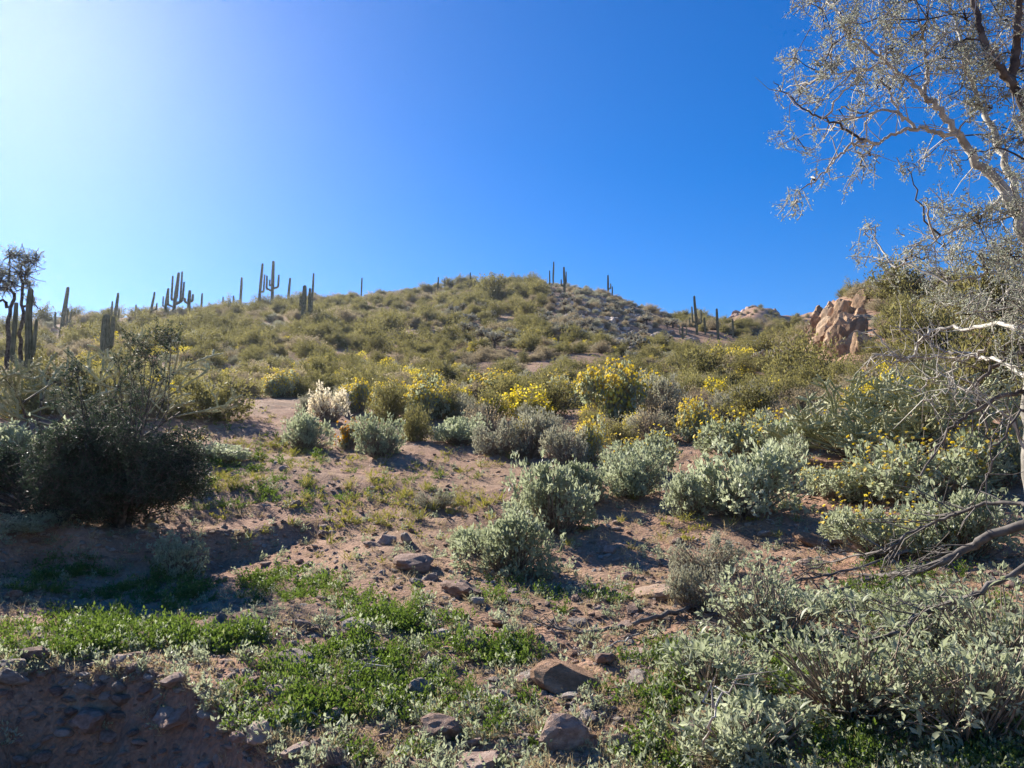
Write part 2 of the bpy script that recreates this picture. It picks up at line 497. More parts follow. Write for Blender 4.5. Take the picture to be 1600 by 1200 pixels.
def rock_at(name, mesh, p, size, sink=0.25, label=None, group=None, rot=None, cat='rock', parent=None):
    o = bpy.data.objects.new(name, mesh); COL.objects.link(o)
    sx, sy, sz = size
    o.scale = (sx, sy, sz)
    o.location = (p[0], p[1], p[2] + sz * (1 - 2 * sink) * 0.8)
    o.rotation_euler = rot if rot else (random.uniform(-.3, .3), random.uniform(-.3, .3), random.uniform(0, 6.28))
    if parent: o.parent = parent
    if label: tag(o, label, cat, group)
    return o

NAMED_ROCKS = [  # px, base py, width px, height px, material, label
    (642, 893, 58, 34, 'rock', 'humped pinkish rock left of the nearest leafy brittlebush'),
    (603, 853, 24, 30, 'rock', 'upright pink stone in the shade edge, left one of a close pair'),
    (634, 852, 18, 22, 'grey_rock', 'pale rounded stone, right one of a close pair by the shade edge'),
    (718, 935, 70, 40, 'rock', 'low broad tan rock just below left end of leafy brittlebush'),
    (736, 1016, 38, 34, 'orange_rock', 'bright salmon wedge shaped rock among green weeds'),
    (905, 980, 32, 22, 'grey_rock', 'pale grey rounded stone above the thin fallen stick'),
    (905, 1090, 100, 58, 'orange_rock', 'large flat orange slab rock in the lower middle'),
    (876, 1182, 58, 62, 'rock', 'egg shaped reddish brown rock below the orange slab'),
    (1022, 936, 62, 38, 'orange_rock', 'angular brown orange rock in the open dirt right of brittlebush'),
    (656, 1090, 34, 44, 'grey_rock', 'upright pinkish grey stone with dark shadow on its right'),
    (690, 1160, 58, 54, 'rock', 'dark angular brown rock near the bottom middle'),
    (746, 1215, 74, 50, 'rock', 'smooth pink boulder cut by the bottom edge of the picture'),
    (562, 992, 40, 24, 'grey_rock', 'dark grey domed stone above the green weed mat'),
    (470, 985, 26, 18, 'rock', 'small pink stone at the left of the dark grey domed stone'),
    (440, 1050, 66, 38, 'grey_rock', 'long pale flat rock on the left edge of the weed mat'),
    (522, 1200, 40, 28, 'rock', 'square pink stone at bottom edge right of the eroded bank'),
    (628, 1206, 36, 22, 'rock', 'flat pink stone at bottom edge left of the smooth boulder'),
    (918, 1132, 26, 34, 'grey_rock', 'narrow grey upright stone leaning under the orange slab'),
    (966, 1172, 34, 46, 'orange_rock', 'tan upright stone right of the egg shaped rock'),
    (1110, 1042, 36, 26, 'orange_rock', 'orange stone half hidden in the right hand weeds'),
    (1270, 856, 42, 26, 'orange_rock', 'orange rock on bare dirt below the bushy brittlebush, left of two'),
    (1302, 856, 30, 20, 'rock', 'tan rock on bare dirt below the bushy brittlebush, right of two'),
    (826, 1076, 52, 30, 'grey_rock', 'broken grey rock to the left of the orange slab'),
    (134, 1172, 40, 46, 'rock', 'egg shaped pale rock set in the shaded left bank'),
    (14, 1112, 30, 28, 'grey_rock', 'rounded grey rock in the bank at the left picture edge'),
    (86, 1106, 20, 15, 'rock', 'small stone in the shaded bank, leftmost of three in a row'),
    (127, 1110, 20, 18, 'grey_rock', 'small stone in the shaded bank, middle of three in a row'),
    (150, 1102, 22, 18, 'rock', 'small stone in the shaded bank, rightmost of three in a row'),
    (410, 1170, 44, 38, 'rock', 'angular pink rock on the sunlit crest of the eroded bank'),
    (270, 1165, 46, 34, 'rock', 'lumpy brown rock on the rib of the eroded bank'),
    (22, 1052, 34, 24, 'grey_rock', 'pale stone on top of bank at the left picture edge'),
    (672, 908, 26, 18, 'grey_rock', 'small grey stone at right foot of the humped pinkish rock'),
    (780, 985, 26, 14, 'orange_rock', 'small orange stone between weeds right of the salmon wedge rock'),
    (1000, 1075, 34, 26, 'grey_rock', 'grey stone at right end of the orange slab'),
    (1142, 1010, 24, 16, 'rock', 'small pink stone under the long fallen limb'),
    (310, 760, 22, 14, 'rock', 'pale pink stone on the dirt right of the dark tree'),
]
for i, (px, py, wp, hp, mt, lab) in enumerate(NAMED_ROCKS):
    p = ground(px, py); d = math.hypot(p[0], p[1]); k = d / FPX
    p = p + np.array([p[0], p[1], 0]) / d * wp * k * 0.3
    p[2] = gz(p[0], p[1])
    rock_at('rock', ROCKS[mt][i % 5], p, (wp * k * 0.56, wp * k * 0.64, hp * k * 0.38), 0.24, lab, 'rocks on the slope')

# loose stones one can count, alike
pts, ok = ground_many(rng.uniform(0, 1600, 800), 640 + 570 * rng.random(800) ** 0.75)
cnt = 0
STONES = []
for i, p in enumerate(pts):
    if cnt >= 290: break
    d = math.hypot(p[0], p[1]); px = p[0] / p[1]
    if d > 20: continue
    cnt += 1
    s = random.uniform(0.016, 0.05) * (1 + d * 0.05)
    mt = random.choice(['rock', 'rock', 'grey_rock', 'orange_rock'])
    o = rock_at('stone', PEBBLES['grey_rock' if mt == 'grey_rock' else 'rock'][i % 3], p, (s * random.uniform(.9, 1.5), s, s * random.uniform(.4, .7)), 0.25,
            'small stone', 'small loose stones scattered over the dirt', cat='stone')
    STONES.append((o, p))

# rock outcrop standing on the right hand hill
def outcrop(name, label, spec, mat):
    root = None
    for i, (px, py, d, wx, wy, wz) in enumerate(spec):
        p = P3(px, py, d)
        g = gz(p[0], p[1])
        if root is None:
            root = link(name, None, loc=(p[0], p[1], g)); tag(root, label, 'rock outcrop')
        p = p if d > 100 else ground(px, py)
        o = bpy.data.objects.new('boulder', ROCKS[mat][i % 5]); COL.objects.link(o); o.parent = root
        o.location = (p[0] - root.location.x, p[1] - root.location.y, p[2] - root.location.z)
        o.scale = (wx, wy, wz); o.rotation_euler = (random.uniform(-.2, .2), random.uniform(-.2, .2), random.uniform(-.5, .5))
outcrop('rock_outcrop', 'tan rock cliff face at left end of the right hand hill',
        [(1270 + 9 * (i % 10) + random.uniform(-4, 4), 484 + 10 * (i // 10) + random.uniform(-4, 4), 66, random.uniform(.3, .75), random.uniform(.3, .7), random.uniform(.45, 1.2)) for i in range(80) if (i * 7) % 5 < 3], 'cliff')
outcrop('rock_outcrop', 'distant pinkish rocky knob on the skyline in the gap',
        [(1150 + 10 * (i % 7) + random.uniform(-4, 4), 486 + 5 * (i // 7) + abs(i % 7 - 3) * 2.2 + random.uniform(-2, 2), 281 - 3 * (i // 7), random.uniform(1.2, 2.6), random.uniform(1.2, 2.4), random.uniform(1.0, 2.2)) for i in range(28)], 'rock')

# ------------------------------------------------------------------ saguaros
def fluted(path, rad, ribs=9):
    """ribbed cactus column along a path, rounded top"""
    path = np.asarray(path, float)
    T = norm(path[-1] - path[-2])
    r = rad[-1]
    extra = [path[-1] + T * r * k for k in (0.5, 0.85, 1.0)]
    pts = np.vstack([path, extra]); rr = np.concatenate([rad, [r * 0.86, r * 0.5, r * 0.06]])
    n = ribs * 2; th = np.arange(n) * 2 * math.pi / n
    T = norm(np.gradient(pts, axis=0))
    A = norm(np.cross(T, np.array([0.13, 0.99, 0.05]))); B = np.cross(T, A)
    fl = np.where(np.arange(n) % 2 == 0, 1.0, 0.78)
    V = pts[:, None] + rr[:, None, None] * fl[None, :, None] * (A[:, None] * np.cos(th)[None, :, None] + B[:, None] * np.sin(th)[None, :, None])
    i = np.arange(len(pts) - 1)[:, None] * n; j = np.arange(n)[None]; j2 = (j + 1) % n
    F = np.stack([i + j, i + j2, i + n + j2, i + n + j], -1).reshape(-1, 4)
    mb = MB(); mb.add(V.reshape(-1, 3), F, 'saguaro', False)
    return mb

def saguaro(px, ytop, ybase, wpx, arms, label, seed, lean=0.0):
    p = ground(px, ybase); d = math.hypot(p[0], p[1]); k = d / FPX
    ztop = P3(px, ytop, d)[2]; H = ztop - p[2] + 0.3; r = wpx * k * 0.43
    root = link('saguaro', None, loc=(p[0], p[1], p[2] - 0.3)); tag(root, label, 'saguaro', 'saguaros on the hill')
    rs = np.random.default_rng(seed)
    t = np.linspace(0, 1, 10)
    path = np.stack([lean * H * t + rs.normal() * 0.03 * np.sin(t * 5), 0.02 * H * t, H * t - r * t], 1)
    rad = r * np.interp(t, [0, 0.15, 0.6, 0.92, 1], [0.85, 0.9, 1.05, 0.85, 0.75])
    link('trunk', fluted(path, rad).mesh('trunk'), root)
    for (dx, y0, y1, wa) in arms:                        # sideways px, junction row, top row, width px
        z0 = P3(px, y0, d)[2] - p[2] + 0.3; z1 = P3(px, y1, d)[2] - p[2] + 0.3
        X = dx * k; ra = wa * k * 0.43; yy = rs.uniform(-0.4, 0.4) * abs(X)
        sx = lean * z0
        ap = smooth_path([(sx, 0, z0), (sx + X * 0.55, yy * 0.6, z0 + 0.03 * H), (sx + X * 0.95, yy, z0 + max(abs(X) * 0.5, 0.1)), (sx + X, yy, (z0 + z1) / 2 + 0.1), (sx + X * 1.03, yy, max(z1 - ra, z0 + 0.3))], 4)
        link('arm', fluted(ap, np.linspace(ra * 0.8, ra * 0.8, len(ap)) * np.interp(np.linspace(0, 1, len(ap)), [0, .4, .8, 1], [.9, 1.1, 1.0, .8]), 7).mesh('arm'), root)

SAG = [
    (34, 446, 640, 11, [(-17, 570, 470, 9), (8, 560, 496, 7)], 'dark tall saguaro with two columns at the left picture edge', 0),
    (94, 446, 530, 6.5, [(-10, 515, 486, 4.5), (5, 508, 480, 4), (13, 512, 488, 4)], 'saguaro with short arms clustered low, leftmost on the skyline beyond the gnarled tree', .05),
    (178, 456, 512, 5, [(-6, 498, 469, 4), (5, 500, 481, 3.5)], 'thin saguaro with two short arms rising behind the thick dark saguaro', .03),
    (160, 488, 585, 15, [(10, 545, 492, 9)], 'thick dark saguaro low on the left slope below the skyline', 0),
    (211, 475, 494, 3, [], 'short armless saguaro on the skyline right of the thick dark one', 0),
    (235, 455, 494, 4, [(6, 485, 472, 3.5)], 'saguaro with one short right arm, left of the tall candelabra cluster', .06),
    (257, 449, 494, 5, [(-4, 480, 462, 3)], 'saguaro standing just left of the many armed candelabra saguaro', .05),
    (271, 424, 492, 6, [(-5, 470, 430, 4.5), (7, 474, 422, 4.5), (13, 476, 440, 4.5), (-10, 480, 452, 4), (3, 466, 434, 4)], 'many armed candelabra saguaro on the left skyline', .04),
    (294, 452, 488, 6, [(-6, 474, 464, 5), (5, 472, 458, 5)], 'squat saguaro with short fat arms right of the candelabra one', 0),
    (314, 457, 483, 3.5, [], 'short pole saguaro next right of the squat saguaro', 0),
    (348, 463, 478, 3, [], 'tiny pole saguaro, left of two small ones on the skyline', 0),
    (364, 461, 480, 3.5, [], 'tiny pole saguaro, right of two small ones on the skyline', 0),
    (376, 432, 480, 4.5, [], 'plain slim saguaro left of the two tall armed ones', -.03),
    (404, 410, 476, 5, [(6, 458, 428, 4)], 'tall saguaro with a single right arm, left of the pitchfork one', .03),
    (424, 406, 476, 6, [(-8, 455, 430, 4.5), (9, 452, 428, 4.5), (-4, 448, 436, 3.5)], 'tall pitchfork saguaro with raised arms on the left skyline', 0),
    (449, 433, 480, 4.5, [], 'slim saguaro between the pitchfork one and the dark cluster', .04),
    (473, 444, 515, 9, [(8, 490, 448, 7), (-5, 480, 462, 5), (14, 495, 450, 5)], 'dark stout saguaro with close packed arms below the left skyline', 0),
    (488, 426, 466, 4, [], 'pole saguaro on the skyline just behind the dark stout one', 0),
    (564, 433, 464, 3, [], 'faint lone pole saguaro on the skyline left of the hilltop', .02),
    (684, 432, 464, 3.2, [], 'lone pole saguaro on the left shoulder of the hilltop', 0),
    (695, 434, 452, 2.6, [], 'smaller pole saguaro right of the one on the left shoulder', 0),
    (735, 425, 444, 2.8, [], 'short pole saguaro on the hilltop left of the crest bushes', 0),
    (859, 422, 448, 2.6, [], 'short pole saguaro left beside the tallest one on the hilltop', 0),
    (865, 408, 448, 3.2, [], 'tallest pole saguaro on the hilltop', 0),
    (882, 416, 462, 4.6, [(-5, 448, 436, 3.5), (3, 444, 424, 3)], 'saguaro with small side arms right of the tallest hilltop pole', 0),
    (951, 429, 462, 3.8, [(4, 452, 442, 3)], 'saguaro with a short right arm on right shoulder of the hill', -.02),
    (957, 447, 464, 2.6, [], 'stub saguaro right beside the one on the right shoulder', 0),
    (1089, 461, 524, 5, [(-6, 505, 478, 4), (7, 508, 483, 4), (-10, 512, 495, 3.5)], 'tall saguaro with raised arms in the gap right of the hill', -.02),
    (1067, 508, 531, 4, [(-5, 524, 509, 3), (6, 525, 511, 3)], 'small three pronged saguaro left below the tall one in the gap', 0),
    (1102, 495, 524, 4, [], 'short pole saguaro right beside the tall armed one in the gap', 0),
    (1122, 481, 530, 5, [], 'pale plain pole saguaro in the gap, second from its right', 0),
    (1146, 497, 530, 4.2, [], 'short plain saguaro in the gap, farthest right', 0),
]
for i, (px, yt, yb, wp, arms, lab, ln) in enumerate(SAG):
    saguaro(px, yt, yb, wp, arms, lab, i + 3, ln)

# ------------------------------------------------------------------ shrubs
def dome_points(r, n, R, H, shell=0.62, lump=0.18, seed=0):
    u = r.random(n); ph = r.random(n) * 2 * math.pi
    cz = u ** 0.85
    sn = np.sqrt(1 - cz * cz)
    D = np.stack([sn * np.cos(ph), sn * np.sin(ph), cz], 1)
    lum = 1 + lump * 1.6 * fbm(D[:, 0] * 2 + seed * 3.7 + D[:, 2] * 1.3, D[:, 1] * 2 + seed, seed + 100, 2)
    rad = (shell + (1 - shell) * r.random(n) ** 0.6) * lum
    P = D * rad[:, None] * np.array([R, R, H])
    P[:, 2] = np.maximum(P[:, 2], 0.015)
    return P, D

def lobe_points(r, n, R, H, seed=0):
    nl = 8
    a = r.random(nl) * 6.283; q = R * np.sqrt(r.random(nl)) * .68
    C = np.stack([q * np.cos(a), q * np.sin(a), H * r.uniform(.12, .5, nl) * (1.15 - .5 * q / R)], 1)
    rad = R * r.uniform(.26, .5, nl)
    I = r.integers(0, nl, n)
    D = norm(r.normal(size=(n, 3)) + np.array([0, 0, .45])); D[:, 2] = np.maximum(D[:, 2], -.25)
    rr = rad[I] * (.35 + .65 * r.random(n) ** .5) * np.where(r.random(n) < .07, 1.35, 1)
    P = C[I] + D * rr[:, None] * np.array([1, 1, H / R])
    P[:, 2] = np.where(P[:, 2] < .015, r.random(n) * .1 * H, P[:, 2])
    return P, norm(D + P / np.array([R, R, H]) * .5)

def brittle_parts(seed, R, H, tips, per, leaf, leafmat='brittle', flowers=0, fmat='flower', stemn=40, heads=0.024, fl_len=0.14):
    """leafy rosettes on a mound of stems; flower heads on bare stalks above it"""
    r = np.random.default_rng(seed)
    P, D = lobe_points(r, tips, R, H, seed)
    fol = MB()
    LP = np.repeat(P, per, 0); LD = np.repeat(D, per, 0)
    n = len(LP)
    dirn = norm(LD * 0.55 + r.normal(size=(n, 3)) * 0.62 + np.array([0, 0, 0.22]))
    LP = LP + r.normal(size=(n, 3)) * leaf * 0.35
    LP[:, 2] = np.maximum(LP[:, 2], 0.01)
    var = np.clip(np.repeat(r.random(tips), per) * 0.5 + r.random(n) * 0.5, 0, 1)
    ln = leaf * r.uniform(0.55, 1.2, n)
    leaf_quads(fol, LP, dirn, ln, ln * 0.5, leafmat, var, r=r)
    st = MB()
    sel = r.choice(tips, min(tips, stemn * 4), replace=False)
    B = P[sel] * np.array([0.12, 0.12, 0.0]) + r.normal(size=(len(sel), 3)) * np.array([0.02, 0.02, 0])
    B[:, 2] = -0.03
    tubes_fast(st, B, P[sel], 0.006 * R / 0.5, 0.0025, 'stem', r.normal(size=(len(sel), 3)) * 0.05 * R)
    fl = None
    if flowers:
        fl = MB()
        sel = r.choice(tips, flowers, replace=tips < flowers)
        up = norm(D[sel] * 0.55 + np.array([0, 0, 0.8]) + r.normal(size=(flowers, 3)) * 0.25)
        T = P[sel] + up * (fl_len * r.uniform(0.5, 1.4, flowers))[:, None]
        tubes_fast(fl, P[sel], T, 0.0022, 0.0016, 'stem', r.normal(size=(flowers, 3)) * 0.01)
        for q in range(3):
            s = norm(np.cross(up, r.normal(size=(flowers, 3)))) ; b = np.cross(up, s)
            hs = heads * r.uniform(0.7, 1.2, flowers)[:, None]
            V = np.stack([T + s * hs, T + b * hs + up * hs * .2, T - s * hs, T - b * hs + up * hs * .2], 1) + (up * hs * 0.25 * q)[:, None]
            fl.add(V.reshape(-1, 3), np.arange(flowers * 4).reshape(-1, 4), fmat, False, np.repeat(r.random(flowers), 4))
    return fol, st, fl

def twiggy(seed, R, H, twigs, per, leaf, mat, aspect=0.4, up=0.6, droop=0.0, stemr=0.006, stemmat='stem', flowers=0, fmat='flower', bare=0.25):
    """a bush of many rising twigs set with small leaves, in one mesh"""
    r = np.random.default_rng(seed)
    P, D = dome_points(r, twigs, R, H, 0.72, 0.24, seed)
    B = P * np.array([0.14, 0.14, 0]) + r.normal(size=(twigs, 3)) * np.array([0.03, 0.03, 0]) * R
    B[:, 2] = -0.05
    mb = MB()
    bend = np.stack([-P[:, 0] * 0.16, -P[:, 1] * 0.16, P[:, 2] * 0.1], 1) + r.normal(size=(twigs, 3)) * 0.05 * R
    tubes_fast(mb, B, P, stemr, stemr * 0.4, stemmat, bend)
    t = bare + (1.06 - bare) * r.random((twigs, per)) ** 0.75
    Q = (B[:, None] * (1 - t[..., None]) + P[:, None] * t[..., None]) + bend[:, None] * (4 * t * (1 - t))[..., None]
    Q = Q + r.normal(size=Q.shape) * (0.05 * R * (0.4 + t))[..., None]
    Q = Q.reshape(-1, 3); Q[:, 2] = np.maximum(Q[:, 2], 0.0)
    n = len(Q)
    dirn = norm(np.repeat(D, per, 0) * 0.5 + r.normal(size=(n, 3)) * 0.6 + np.array([0, 0, up]))
    ln = leaf * r.uniform(0.6, 1.3, n)
    var = np.clip(np.repeat(r.random(twigs), per) * 0.55 + r.random(n) * 0.45, 0, 1)
    leaf_quads(mb, Q, dirn, ln, ln * aspect, mat, var, r=r)
    if flowers:
        sel = r.integers(0, twigs, flowers)
        T = P[sel] + r.normal(size=(flowers, 3)) * 0.08 * R + np.array([0, 0, 0.04])
        leaf_quads(mb, T, r.normal(size=(flowers, 3)), leaf * 1.0, leaf * 0.9, fmat, r=r)
    return mb

BRITTLE = []        # unit-ish prototypes: R=1, H=0.8 scaled later; (foliage, stems, flowers)
def brittle_proto(seed, R, H, tips, per, leaf, **kw):
    a, b, c = brittle_parts(seed, R, H, tips, per, leaf, **kw)
    return dict(fol=a.mesh('foliage'), stem=b.mesh('stems'), fl=c.mesh('flowers') if c else None, R=R, H=H)
PB = {
    'leafy': [brittle_proto(s, 0.55, 0.55, 430, 9, 0.050, flowers=0, stemn=70) for s in (1, 2, 3, 12, 13, 14)],
    'flowering': [brittle_proto(s, 0.55, 0.50, 420, 8, 0.055, flowers=150, heads=0.016) for s in (4, 5, 15)],
    'gold': [brittle_proto(s, 0.55, 0.50, 360, 7, 0.06, flowers=850, heads=0.019, fl_len=0.1) for s in (6, 7, 16)],
    'orange': [brittle_proto(8, 0.40, 0.55, 200, 6, 0.05, flowers=260, heads=0.03, fmat='orange_flower', fl_len=0.05)],
    'grey': [brittle_proto(s, 0.55, 0.50, 330, 7, 0.045, leafmat='brittle_grey', flowers=0, stemn=80) for s in (9, 10)],
    'cream': [brittle_proto(11, 0.45, 0.55, 260, 8, 0.05, leafmat='cream', stemn=60)],
}
TW = {
    'olive': [twiggy(s, 0.9, 1.2, 130, 34, 0.085, 'olive').mesh('shrub') for s in (21, 22, 23, 24)],
    'bursage': [twiggy(s, 0.8, 0.8, 130, 30, 0.075, 'bursage', stemr=0.007).mesh('shrub') for s in (31, 32, 33)],
    'yellow': [twiggy(s, 0.8, 0.85, 120, 22, 0.07, 'yellowgreen', flowers=520).mesh('shrub') for s in (41, 42)],
    'bare': [twiggy(s, 0.8, 0.9, 200, 5, 0.05, 'straw', stemr=0.008).mesh('shrub') for s in (51, 52)],
    'pale': [twiggy(s, 0.8, 0.8, 120, 22, 0.08, 'brittle_grey').mesh('shrub') for s in (61, 62)],
}

def place_brittle(kind, v, px, pyb, wpx, hpx, label, name='brittlebush', group='brittlebushes on the near slope', rot=None):
    pr = PB[kind][v % len(PB[kind])]
    p = ground(px, pyb); d = math.hypot(p[0], p[1])
    # the bush's middle stands half its depth behind the visible foot
    k = d / FPX; Rw = wpx * k * 0.5
    q = p + np.array([p[0], p[1], 0]) / d * Rw * 0.55
    d2 = math.hypot(q[0], q[1]); k = d2 / FPX
    q[2] = gz(q[0], q[1]) - 0.02
    s = wpx * k * 0.5 / (pr['R'] * 0.90)
    ztop = P3(px, pyb - hpx, d2)[2]
    sz = max(0.35 * s, (ztop - q[2]) / (pr['H'] * 0.80))
    root = link(name, None, loc=q, rz=random.uniform(0, 6.28) if rot is None else rot); tag(root, label, 'shrub', group)
    root.scale = (s, s, sz)
    link('foliage', pr['fol'], root); link('stems', pr['stem'], root)
    if pr['fl']: link('flowers', pr['fl'], root)
    return root

BR = [  # kind, variant, px, base row, width, height, label
    ('leafy', 0, 800, 905, 165, 110, 'leafy green brittlebush in the middle, nearest of the pair with dark shadow'),
    ('leafy', 1, 868, 845, 165, 118, 'leafy grey green brittlebush behind and right of the nearest one'),
    ('leafy', 4, 745, 872, 90, 50, 'sparse low brittlebush at left foot of the middle pair'),
    ('leafy', 5, 925, 800, 110, 80, 'brittlebush filling the drift between the middle pair and the next one'),
    ('flowering', 2, 1000, 745, 110, 62, 'flower dotted brittlebush at upper end of the diagonal drift'),
    ('leafy', 3, 1225, 770, 90, 80, 'ragged brittlebush at right side of the large round one'),
    ('flowering', 2, 1235, 705, 110, 60, 'flower dotted bush above the bare dirt strip, right of centre'),
    ('flowering', 0, 1310, 790, 110, 60, 'flower dotted low bush along the bare dirt strip, right side'),
    ('grey', 1, 780, 715, 80, 56, 'grey bush joined to left side of the smoky grey brittlebush'),
    ('grey', 0, 890, 730, 90, 60, 'grey bush joined to right side of the smoky grey brittlebush'),
    ('gold', 2, 1010, 640, 80, 48, 'yellow flowering bush above right of the largest yellow one'),
    ('gold', 2, 880, 640, 90, 44, 'dull yellow flowering bush left of the largest yellow one'),
    ('gold', 0, 620, 640, 70, 40, 'yellow flowering bush two places right of the cream bush'),
    ('leafy', 2, 985, 783, 120, 84, 'grey green brittlebush between the middle pair and the bushy right one'),
    ('leafy', 0, 1160, 820, 185, 128, 'large round grey green brittlebush right of centre above bare dirt'),
    ('leafy', 1, 1082, 812, 90, 72, 'small green brittlebush touching left side of the large round one'),
    ('flowering', 0, 1170, 730, 150, 72, 'brittlebush with yellow flowers on top behind the large round one'),
    ('leafy', 2, 597, 718, 92, 66, 'round blue green brittlebush right of the golden flowers'),
    ('leafy', 1, 716, 700, 105, 50, 'low green brittlebush in the row behind the clearing'),
    ('grey', 0, 828, 722, 110, 78, 'smoky grey brittlebush above the middle pair'),
    ('leafy', 0, 472, 706, 84, 66, 'green brittlebush at left of the golden flowers by the clearing'),
    ('orange', 0, 547, 706, 44, 48, 'narrow plant covered in golden orange flowers'),
    ('cream', 0, 518, 662, 64, 58, 'cream coloured dry bush above the golden flowers'),
    ('gold', 0, 562, 648, 64, 50, 'yellow flowering bush just right of the cream bush'),
    ('gold', 1, 672, 660, 90, 58, 'yellow flowering bush between cream bush and hill foot'),
    ('gold', 0, 784, 628, 96, 44, 'yellow flowering bush in the middle of the hill foot'),
    ('gold', 1, 958, 668, 118, 84, 'largest yellow flowering bush right of the middle'),
    ('gold', 0, 1078, 694, 84, 62, 'yellow flowering bush right of the largest yellow one'),
    ('gold', 1, 440, 622, 62, 34, 'yellow flowering bush farthest left on the hill foot'),
    ('gold', 1, 925, 722, 60, 56, 'dull yellow bush below the largest yellow one'),
    ('flowering', 1, 1440, 800, 190, 110, 'brittlebush with scattered yellow flowers below the cholla'),
    ('flowering', 0, 1380, 880, 150, 88, 'brittlebush with yellow flowers beside the bare dirt path, right side'),
    ('flowering', 1, 1545, 770, 120, 100, 'yellow flowered brittlebush by the tree trunk at right edge'),
    ('leafy', 1, 1500, 880, 170, 110, 'green brittlebush behind the thick fallen limb'),
    ('grey', 1, 1105, 905, 110, 66, 'thin grey brittlebush in the dirt left of the fallen twigs'),
    ('grey', 0, 1090, 965, 90, 80, 'silvery brittlebush beside the angular brown orange rock'),
    ('grey', 1, 680, 800, 60, 34, 'little grey bush in the middle of the open dirt'),
    ('leafy', 2, 40, 860, 110, 60, 'low blue green bush at left edge under the dark tree'),
    ('leafy', 0, 60, 740, 150, 80, 'grey green bush at left edge behind the dark tree'),
    ('leafy', 2, 330, 728, 110, 36, 'low green bush in the clearing right of the dark tree'),
    ('leafy', 2, 280, 905, 90, 66, 'small green bush in the shade band below the dark tree'),
    ('leafy', 1, 1330, 720, 100, 60, 'grey green bush at left foot of the cholla'),
    ('grey', 0, 1040, 655, 90, 66, 'grey twiggy bush between two yellow bushes'),
]
for a in BR:
    nm = {'orange': 'golden_flower_plant', 'cream': 'dry_bush'}.get(a[0], 'brittlebush')
    place_brittle(*a, name=nm)

# nearest brittlebushes at the lower right: single leaves are built one by one on top
def big_leaf():
    mb = MB()
    v = []; f = []
    for i, (t, wd) in enumerate(((0, .06), (.22, .36), (.5, .5), (.78, .3), (1, .02))):
        zc = -0.28 * t * t
        v += [(-wd * .5, t, zc + wd * .16), (0, t, zc), (wd * .5, t, zc + wd * .16)]
    for i in range(4):
        for j in range(2):
            a = i * 3 + j; f.append([a, a + 1, a + 4, a + 3])
    mb.add(np.array(v), np.array(f), 'brittle', True)
    return mb.mesh('leaf')
LEAFS = [big_leaf()]
NEAR = [
    (1205, 1020, 250, 130, 100, 'leafy foreground brittlebush under the long fallen limb'),
    (1335, 1150, 300, 190, 130, 'large leafy foreground brittlebush at lower right, nearest the bottom'),
    (1110, 1110, 190, 110, 60, 'low leafy foreground brittlebush right of the orange slab rock'),
    (1520, 1190, 280, 190, 90, 'leafy foreground brittlebush in the bottom right corner'),
    (1490, 1030, 200, 110, 60, 'leafy foreground brittlebush under the right hand limbs'),
    (1575, 1090, 210, 190, 60, 'tall leafy foreground brittlebush at the right picture edge'),
    (1420, 985, 180, 60, 40, 'leafy brittlebush between the two thick fallen limbs'),
    (1270, 970, 140, 45, 40, 'leafy brittlebush below the fine dead twigs'),
    (1180, 1205, 220, 110, 60, 'leafy foreground brittlebush cut by the bottom edge'),
]
for i, (px, pyb, wp, hp, nl, lab) in enumerate(NEAR):
    r = np.random.default_rng(300 + i)
    p = ground(px, pyb); d = math.hypot(p[0], p[1]); k = d / FPX
    R = wp * k * 0.5; q = p + np.array([p[0], p[1], 0]) / d * R * 0.5
    d = math.hypot(q[0], q[1]); k = d / FPX; R = wp * k * 0.5
    q[2] = gz(q[0], q[1]) - 0.01
    H = max(0.16, (P3(px, pyb - hp, d)[2] - q[2]) * 1.15)
    root = link('brittlebush', None, loc=q); tag(root, lab, 'shrub', 'brittlebushes on the near slope')
    a, b, c = brittle_parts(400 + i, R * 1.08, H * 1.15, 260, 6, 0.036, flowers=0, stemn=65)
    o = link('foliage', a.mesh('foliage'), root); o['kind'] = 'stuff'
    link('stems', b.mesh('stems'), root)
    tips, D = dome_points(r, nl // 5 + 1, R, H, 0.85, 0.2, i)
    for j in range(nl):
        t = tips[j // 5]; dd = D[j // 5]
        lf = bpy.data.objects.new('leaf', LEAFS[0]); COL.objects.link(lf); lf.parent = root
        dv = Vector(dd * 0.35 + r.normal(size=3) * 0.55 + np.array([0, 0, 0.3])).normalized()
        lf.rotation_mode = 'QUATERNION'; lf.rotation_quaternion = dv.to_track_quat('Y', 'Z')
        L = r.uniform(0.035, 0.068); lf.scale = (L * .85, L, L)
        lf.location = Vector(t)

